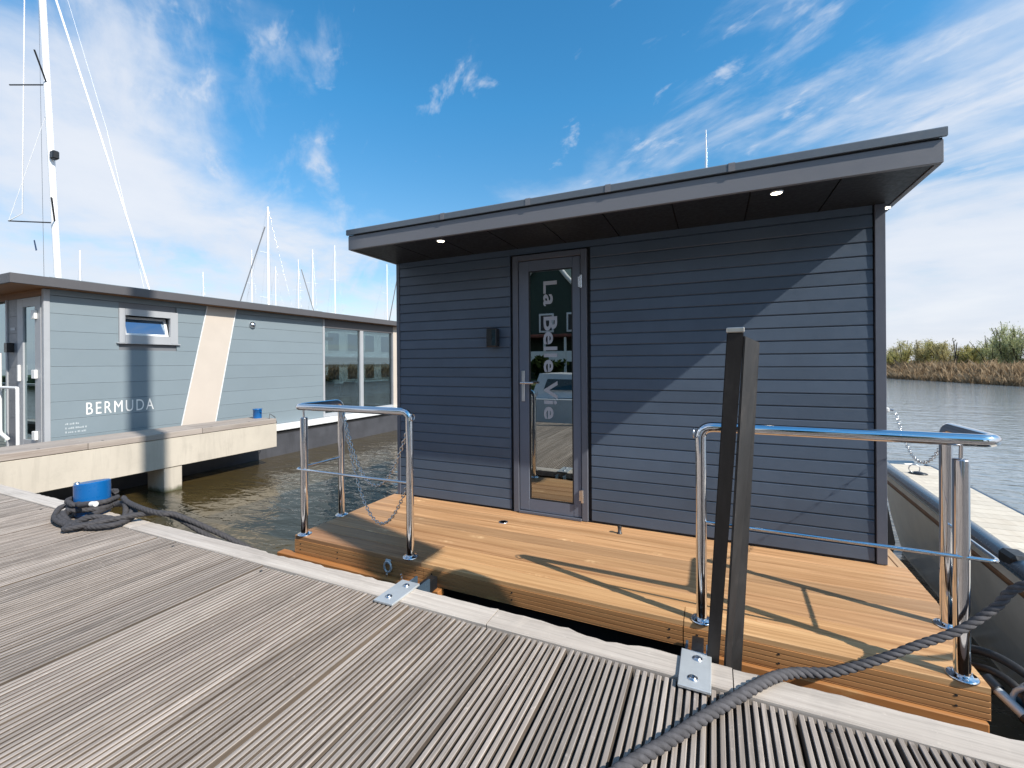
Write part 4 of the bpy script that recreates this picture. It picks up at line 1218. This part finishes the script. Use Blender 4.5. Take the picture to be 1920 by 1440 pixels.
# furniture in the glazed room
tb = empty('table', (-11.1, 9.6, -.18), 'pale table inside the glazed end of the pale houseboat', 'table')
mb = MB(); mb.bbox(-11.6, -10.5, 8.9, 10.4, .56, .60, .006); mb.build('tabletop', 'white_gel', tb)
for x in (-11.5, -10.6):
    for y in (9.0, 10.3):
        mb = MB(); mb.box(x - .03, x + .03, y - .03, y + .03, -.18, .559); mb.build('leg', 'white_gel', tb)
def chair(x, y, rz, label):
    r_ = empty('chair', (0, 0, -.18), label, 'chair', 'dark chairs round the table')
    mb = MB(); mb.bbox(-.23, .23, -.22, .22, .24, .29, .02); mb.build('seat', 'chair_dark', r_)
    mb = MB(); mb.add([(-.23, .20, .3), (.23, .20, .3), (.21, .32, .72), (-.21, .32, .72), (-.23, .25, .3), (.23, .25, .3), (.21, .37, .72), (-.21, .37, .72)], [(0, 1, 2, 3), (4, 5, 6, 7), (0, 1, 5, 4), (1, 2, 6, 5), (2, 3, 7, 6), (3, 0, 4, 7)]); mb.build('backrest', 'chair_dark', r_)
    for sx in (-1, 1):
        for sy in (-1, 1):
            mb = MB(); mb.tube([(sx * .2, sy * .19, .24), (sx * .23, sy * .22, -.18)], .014, 6); mb.build('leg', 'black_plastic', r_)
    r_.location = (x, y, -.18); r_.rotation_euler.z = rz
chair(-10.25, 9.2, -1.57, 'dark chair at the glass, left end of the pale table')
chair(-10.25, 10.0, -1.57, 'dark chair at the glass, right end of the pale table')
chair(-11.9, 9.6, 1.57, 'dark chair on the far side of the pale table')
pt = empty('potted_plant', (-10.8, 10.0, .6), 'green potted plant on the table behind the glass of the pale houseboat', 'plant')
mb = MB(); mb.lathe([(.06, 0), (.085, .12), (.08, .12)], -10.8, 10.0, .601, 14); mb.build('pot', 'white_gel', pt)
mb = MB(); rr = random.Random(5)
for k in range(140):
    p = Vector((-10.8 + rr.gauss(0, .10), 10.0 + rr.gauss(0, .13), .80 + rr.gauss(0, .08))); u = Vector((rr.gauss(0, 1), rr.gauss(0, 1), rr.gauss(.5, 1))).normalized() * .06
    v_ = u.cross(Vector((rr.gauss(0, 1), rr.gauss(0, 1), 1))).normalized() * .025; mb.add([p - u, p + v_, p + u, p - v_], [(0, 1, 2, 3)])
mb.build('leaves', 'leaf_indoor', pt)
pd = empty('pendant_lamp', (-10.6, 9.5, 2.3), 'long black pendant lamp hanging behind the glass of the pale houseboat', 'lamp')
mb = MB(); mb.bbox(-10.65, -10.55, 8.9, 10.0, 1.96, 2.06, .01); mb.build('shade', 'black_plastic', pd)
for y in (9.1, 9.8):
    mb = MB(); mb.tube([(-10.6, y, 2.06), (-10.6, y, 2.477)], .006, 5); mb.build('cord', 'black_plastic', pd)

# pale houseboats farther along, seen through the glazed end
def pale_home(x, y, L, h, label, mat, band):
    root = empty('houseboat', (x, y, WZ), label, 'houseboat', 'pale houseboats beyond the glazed end')
    mb = MB(); mb.box(x - 4, x + 4, y, y + L, -1.6, -.3); mb.build('hull', 'hull_grey', root)
    mb = MB(); mb.box(x - 3.7, x + 3.7, y + .3, y + L - .3, -.299, h); mb.build('wall', mat, root)
    mb = MB(); mb.box(x - 4, x + 4, y - .1, y + L + .1, h + .001, h + .25); mb.build('roof', band, root)
    for k in range(int(L // 2)):
        for z in ([.4] if h < 4 else [-.1, 2.2]):
            mb = MB(); mb.bbox(x + 3.66, x + 3.76, y + .7 + k * 2, y + 2.0 + k * 2, z, z + 1.6, .02); wq = mb.build('window', 'white_paint', root)
            mb = MB(); mb.box(x + 3.761, x + 3.77, y + .8 + k * 2, y + 1.9 + k * 2, z + .1, z + 1.5); mb.build('pane', 'blue_glass', wq)
    if h > 4:
        mb = MB(); mb.bbox(x + 3.7, x + 4.6, y + .2, y + L - .2, 1.75, 1.87, .02); mb.build('balcony', 'white_paint', root)
pale_home(-31, 24.5, 9.5, 4.1, 'white two storey houseboat far beyond the glazed end of the pale one', 'white_gel', 'white_paint')
pale_home(-30, 36.5, 9, 3.2, 'cream houseboat far beyond the glazed end of the pale one', 'berm_cream', 'roof_red')

# ================================================================== SAILING BOATS
def sailboat(x, y, top, rad, label, group=None, lean=(0, 0), hd=0.3, L=9.0, spread=True, boom=False, taper=.75, stays=True):
    root = empty('sailing_boat', (x, y, WZ), label, 'sailing boat', group)
    ca, sa = math.cos(hd), math.sin(hd)
    def W(a, b2, z): return (x + a * ca - b2 * sa, y + a * sa + b2 * ca, z)
    st = [(-.5, .75), (-.3, 1), (0, 1.05), (.25, .8), (.42, .35), (.5, .03)]
    vs = []; fs = []; bw = L * .155
    for (f, ww) in st:
        for (zz, kk) in ((.35, 1), (-.3, .95), (-.9, .7), (-1.4, .2)):
            vs.append(W(f * L, bw * ww * kk, zz))
        for (zz, kk) in ((-1.4, -.2), (-.9, -.7), (-.3, -.95), (.35, -1)):
            vs.append(W(f * L, bw * ww * kk, zz))
    for i in range(len(st) - 1):
        for k in range(8): fs.append((i * 8 + k, i * 8 + (k + 1) % 8, (i + 1) * 8 + (k + 1) % 8, (i + 1) * 8 + k))
    fs += [tuple(range(8)), tuple(range(40, 48))[::-1]]
    mb = MB(); mb.add(vs, fs); mb.build('hull', 'white_gel', root)
    mb = MB(); vs = []
    for (f, ww, z) in ((-.2, .55, .35), (.2, .5, .35), (-.18, .45, .85), (.14, .38, .75)):
        vs += [W(f * L, bw * ww, z), W(f * L, -bw * ww, z)]
    mb.add(vs, [(0, 1, 3, 2), (4, 5, 7, 6), (0, 2, 6, 4), (1, 3, 7, 5), (0, 1, 5, 4), (2, 3, 7, 6)]); mb.build('cabin', 'white_gel', root)
    def MP(z):
        f = (z - .5); return Vector((x + lean[0] * f, y + lean[1] * f, z))
    mb = MB(); N = 6
    mb.tube([MP(.4 + (top - .4) * i / N) for i in range(N + 1)], [rad * (1 - (1 - taper) * i / N) for i in range(N + 1)], 10); ms = mb.build('mast', 'mast_white', root)
    if spread:
        mb = MB()
        for f in (.45, .72):
            z = .5 + (top - .5) * f; p = MP(z); q = Vector(W(-.25, 0, 0)) - Vector((x, y, 0))
            for sd in (-1, 1):
                e = Vector((-sa, ca, 0)) * sd * L * .09
                mb.tube([p, p + e + q], .02, 5)
        mb.build('spreader', 'mast_white', ms)
    mb = MB()
    for a in (-.48, .47) if stays else (-.48,): mb.tube([MP(top - .1), Vector(W(a * L, 0, .4))], .008, 4)
    for sd in (-1, 1) if stays else (): mb.tube([MP(top * .9), Vector(W(-.3, sd * bw * .95, .4))], .007, 4)
    mb.build('stay', 'satin_steel', root)
    mb = MB(); mb.tube([MP(1.5), Vector(W(-.42 * L, 0, 1.55))], .06, 8); bm_ = mb.build('boom', 'mast_white', root)
    mb = MB(); mb.tube([Vector(W(-.04 * L, 0, 1.7)), Vector(W(-.2 * L, 0, 1.68)), Vector(W(-.40 * L, 0, 1.62))], [.16, .14, .08], 8); mb.build('sail_cover', 'sailcover', bm_)
    return root, MP
GR = 'masts beyond the pale houseboat'
# the big one at the left
bs, MP = sailboat(-22.3, 8.15, 19.0, .105, 'sailing boat with big white mast at the far left beyond the pale houseboat', None, lean=(-.0455, -.020), hd=-.25, L=12, spread=False, taper=1.02, stays=False)
for (za, tipv) in ((11.86, (-24.14, 7.34, 11.88)), (6.65, (-24.2, 7.31, 6.74))):
    mb = MB(); p = MP(za); mb.tube([p, tipv], .024, 6); mb.tube([p, p * 2 - Vector(tipv) + Vector((-.5, -1.2, .7))], .028, 6)
    o = mb.build('spreader', 'post_steel', bs)
mb = MB(); mb.tube([(-23.6, 7.58, 15.08), (-23.73, 7.53, 7.02), (-24.2, 7.31, 6.74)], .018, 5); mb.tube([MP(11.0), (-24.2, 7.31, 6.74)], .009, 4); mb.build('shroud', 'mast_white', bs)
mb = MB(); mb.tube([(-23.0, 7.93, 18.2), (-22.52, 8.08, 15.07), (-20.01, 9.23, 6.39), (-18.5, 9.9, .9)], [.035, .035, .03, .03], 8); mb.build('furled_sail', 'mast_white', bs)
mb = MB(); mb.tube([(-23.05, 7.93, 18.2), (-20.9, 8.9, 10.2), (-19, 9.8, .9)], .005, 5); mb.build('stay', 'mast_white', bs)
mb = MB(); p = MP(9.1); mb.bbox(p.x + .12, p.x + .38, p.y - .1, p.y + .1, 9.0, 9.3, .03); mb.build('radar_reflector', 'black_plastic', bs)
mb = MB(); mb.add([(-23.35, 7.7, 6.0), (-23.25, 7.72, 5.6), (-23.2, 7.75, 5.62), (-23.3, 7.72, 6.02)], [(0, 1, 2, 3)]); mb.build('flag', 'sailcover', bs)
far = [(-78.2, 30.28, 16.9, .18, 'short white mast above the left roof end, just right of the big white mast', {}),
       (-94.4, 55.9, 20.2, .16, 'faint far mast above the cream band of the pale houseboat', {'lean': (-.012, 0)}),
       (-41.2, 30.66, 17.3, .19, 'tallest white mast with dark stay above the middle of the pale houseboat roof', {}),
       (-76.0, 53.3, 22.0, .13, 'thin far mast just left of the tallest middle mast', {}),
       (-72.1, 55.1, 19.0, .13, 'thin far mast just right of the tallest middle mast', {}),
       (-64.0, 53.2, 19.0, .13, 'thin far mast at the left of the group near the glazed end', {}),
       (-57.7, 50.6, 19.4, .17, 'white far mast second in the group near the glazed end', {}),
       (-58.4, 55.8, 21.4, .16, 'thin far mast right of the group above the glazed end', {}),
       (-47.0, 55.5, 17.0, .14, 'thin far mast close to the eaves of the slate houseboat', {}),
       (-.45, 38.3, 19.6, .085, 'slim mast rising behind the roof of the slate houseboat', {})]
for i, (x, y, tp, rd, lb, kw) in enumerate(far):
    sailboat(x, y, tp, rd * .75, lb, GR, hd=random.uniform(-.5, .5) + (1.57 if i == 9 else 0), L=8.5 if i == 9 else 9.5, spread=(i != 9), taper=.6, **kw)
def rig(x0, x1, lb):
    mb = MB(); mb.tube([x0, x1], .055, 6); return mb
mb = MB(); mb.tube([(-41.47, 30.54, 15.28), (-43.73, 29.51, 7.97), (-45.9, 28.6, .6)], .06, 6)
tag(mb.build('furled_jib', 'berm_grey'), 'dark furled sail sloping from the tallest middle mast to its bow', 'sail')
mb = MB(); mb.tube([(-50.85, 42.75, 14.14), (-49.75, 43.25, 10.0), (-47.3, 44.4, .5)], .06, 6)
tag(mb.build('furled_jib', 'berm_grey'), 'dark sloping furled sail among the thin masts above the glazed end', 'sail')
mb = MB(); mb.tube([(-38.9, 48.2, 13.5), (-39.89, 47.75, 7.9), (-41.2, 47.2, .5)], .06, 6)
tag(mb.build('furled_jib', 'berm_grey'), 'dark sloping furled sail beside the eaves of the slate houseboat', 'sail')

# ================================================================== BEHIND THE CAMERA (seen in the door and window glass)
g = MB(); g.add([(-80, -14, .1), (60, -14, .1), (60, -120, .3), (-80, -120, .3)], [(0, 1, 2, 3)]); g.add([(-80, -14, .1), (60, -14, .1), (60, -14, -2), (-80, -14, -2)], [(0, 1, 2, 3)])
tag(g.build('quay_lawn', 'grass_ground'), kind='structure')
gh = empty('green_house', (-10.5, -24, .2), 'dark green timber house with white trim, mirrored in the glazed door', 'house')
mb = MB(); hx0, hx1, hy = -14.5, -7.2, -23.0
mb.extr([(hx0, .1), (hx1, .1), (hx1, 4.6), ((hx0 + hx1) / 2, 9.2), (hx0, 4.6)], 'Y', -30, hy); mb.build('wall', 'green_boards', gh)
mb = MB(); xm = (hx0 + hx1) / 2
for sx in (-1, 1):
    e = xm + sx * (hx1 - hx0) / 2
    mb.tube([(e + sx * .3, hy + .25, 4.3), (e - sx * .6, hy + .25, 5.6), (xm + sx * 1.6, hy + .25, 7.2), (xm, hy + .25, 9.3)], .16, 6)
mb.build('bargeboard', 'white_paint', gh)
for xw in (hx0 + 1.6, xm, hx1 - 1.6):
    for zw in (4.0, ):
        mb = MB(); mb.bbox(xw - .55, xw + .55, hy, hy + .12, zw - .6, zw + .75, .02); wq = mb.build('window', 'white_paint', gh)
        mb = MB(); mb.box(xw - .42, xw + .42, hy + .121, hy + .13, zw - .47, zw + .62); mb.build('pane', 'room_dark', wq)
mb = MB(); mb.bbox(hx0 - .3, hx1 + .3, hy + .0, hy + 2.6, 2.9, 3.1, .03); mb.build('porch_roof', 'roof_red', gh)
mb = MB()
for k in range(6): mb.tube([(hx0 + .1 + k * (hx1 - hx0 - .2) / 5, hy + 2.4, .1), (hx0 + .1 + k * (hx1 - hx0 - .2) / 5, hy + 2.4, 2.9)], .09, 8)
mb.build('porch_post', 'white_paint', gh)
mb = MB(); mb.bbox(hx0, hx1, hy + 2.35, hy + 2.42, 1.3, 2.0, .02); mb.build('railing', 'white_paint', gh)
for i, (x, y, h, wd) in enumerate(((-17, -20, 6.5, 2.6), (-4, -21, 7, 2.8), (-1, -19, 5.5, 2.5), (4, -22, 8, 3), (-21, -23, 8, 3), (-8.8, -17, 1.8, 1.6), (-11.5, -17, 1.6, 1.5), (-6, -16.5, 1.5, 1.4), (10, -20, 7, 3), (-27, -21, 7, 3))):
    rt = shrub(x, y, .1, h, wd, 'leaf_dark' if i % 2 else 'leaf_green', 'leafy garden tree on the quay behind the jetty', 'garden trees behind the jetty', 2600, 1.0, 300 + i, .3, .22)
for i, (x, y, h) in enumerate(((-26, -27, 13), (-20, -30, 14), (-16, -33, 15), (-6, -30, 14), (-1.5, -25, 13), (4, -26, 14), (9, -23, 13), (15, -25, 14), (22, -22, 12), (-33, -24, 13))):  # tall trees added here to cut the sky light on the slate wall
    shrub(x, y, .1, h, 4.2, 'leaf_dark', 'tall dark tree added far behind the jetty to block sky light', 'tall trees behind the jetty', 2600, 1.0, 400 + i, .3, .55)
def motorboat(x, y, hd, label):
    root = empty('motor_boat', (x, y, WZ), label, 'boat')
    ca, sa = math.cos(hd), math.sin(hd)
    def W(a, b2, z): return (x + a * ca - b2 * sa, y + a * sa + b2 * ca, z)
    st = [(-3.4, .9), (-1.5, 1.15), (0.5, 1.15), (2.2, .85), (3.3, .35), (3.8, .02)]; vs = []; fs = []
    for (f, ww) in st:
        sh_ = .25 + .06 * max(0, f)
        for (zz, kk) in ((sh_, 1), (-.35, .95), (-.95, .75), (-1.3, .1)): vs.append(W(f, ww * kk, zz))
        for (zz, kk) in ((-1.3, -.1), (-.95, -.75), (-.35, -.95), (sh_, -1)): vs.append(W(f, ww * kk, zz))
    for i in range(5):
        for k in range(8): fs.append((i * 8 + k, i * 8 + (k + 1) % 8, (i + 1) * 8 + (k + 1) % 8, (i + 1) * 8 + k))
    fs += [tuple(range(8)), tuple(range(40, 48))[::-1]]
    mb = MB(); mb.add(vs, fs); mb.build('hull', 'white_gel', root)
    mb = MB(); vs = []
    for (f, ww, z) in ((-1.2, .8, .25), (2.0, .7, .35), (-1.0, .65, .95), (.7, .55, .9)): vs += [W(f, ww, z), W(f, -ww, z)]
    mb.add(vs, [(0, 1, 3, 2), (4, 5, 7, 6), (0, 2, 6, 4), (1, 3, 7, 5), (0, 1, 5, 4), (2, 3, 7, 6)]); mb.build('cabin', 'white_gel', root)
    mb = MB(); vs = []
    for (f, ww, z) in ((-.8, .775, .50), (1.3, .70, .50), (-.7, .72, .80), (.75, .64, .78)): vs += [W(f, ww + .02, z), W(f, -ww - .02, z)]
    mb.add(vs, [(0, 2, 6, 4), (1, 3, 7, 5)]); mb.build('side_window', 'teal_dark', root)
    mb = MB(); mb.tube([W(.8, 0, .9), W(.3, 0, 2.6)], .03, 6); mb.build('mast', 'mast_white', root)
motorboat(-3.4, -5.4, .15, 'white motor boat moored behind the jetty, mirrored in the glazed door')
motorboat(-10.5, -6.5, -.1, 'white motor boat farther along behind the jetty, out of the picture')
# unseen mast and strip, added to throw the dark stripe on the pale houseboat
fm = empty('shadow_mast', (3.0, -3.2, 0), 'added shadow caster out of view, tall mast with yard and long hanging strip right of the picture', 'shadow caster')
mb = MB(); mb.tube([(3.0, -3.2, -2.4), (3.0, -3.2, 14.2)], [.09, .05], 10); mb.build('mast', 'white_paint', fm)
mb = MB(); mb.tube([(3.0, -3.3, 13.9), (3.0, 1.21, 13.9)], .035, 8); mb.build('yard', 'white_paint', fm)
mb = MB(); mb.bbox(2.98, 3.02, .825, 1.185, 4.0, 13.86, .004); mb.build('shadow_strip', 'sailcover', fm)
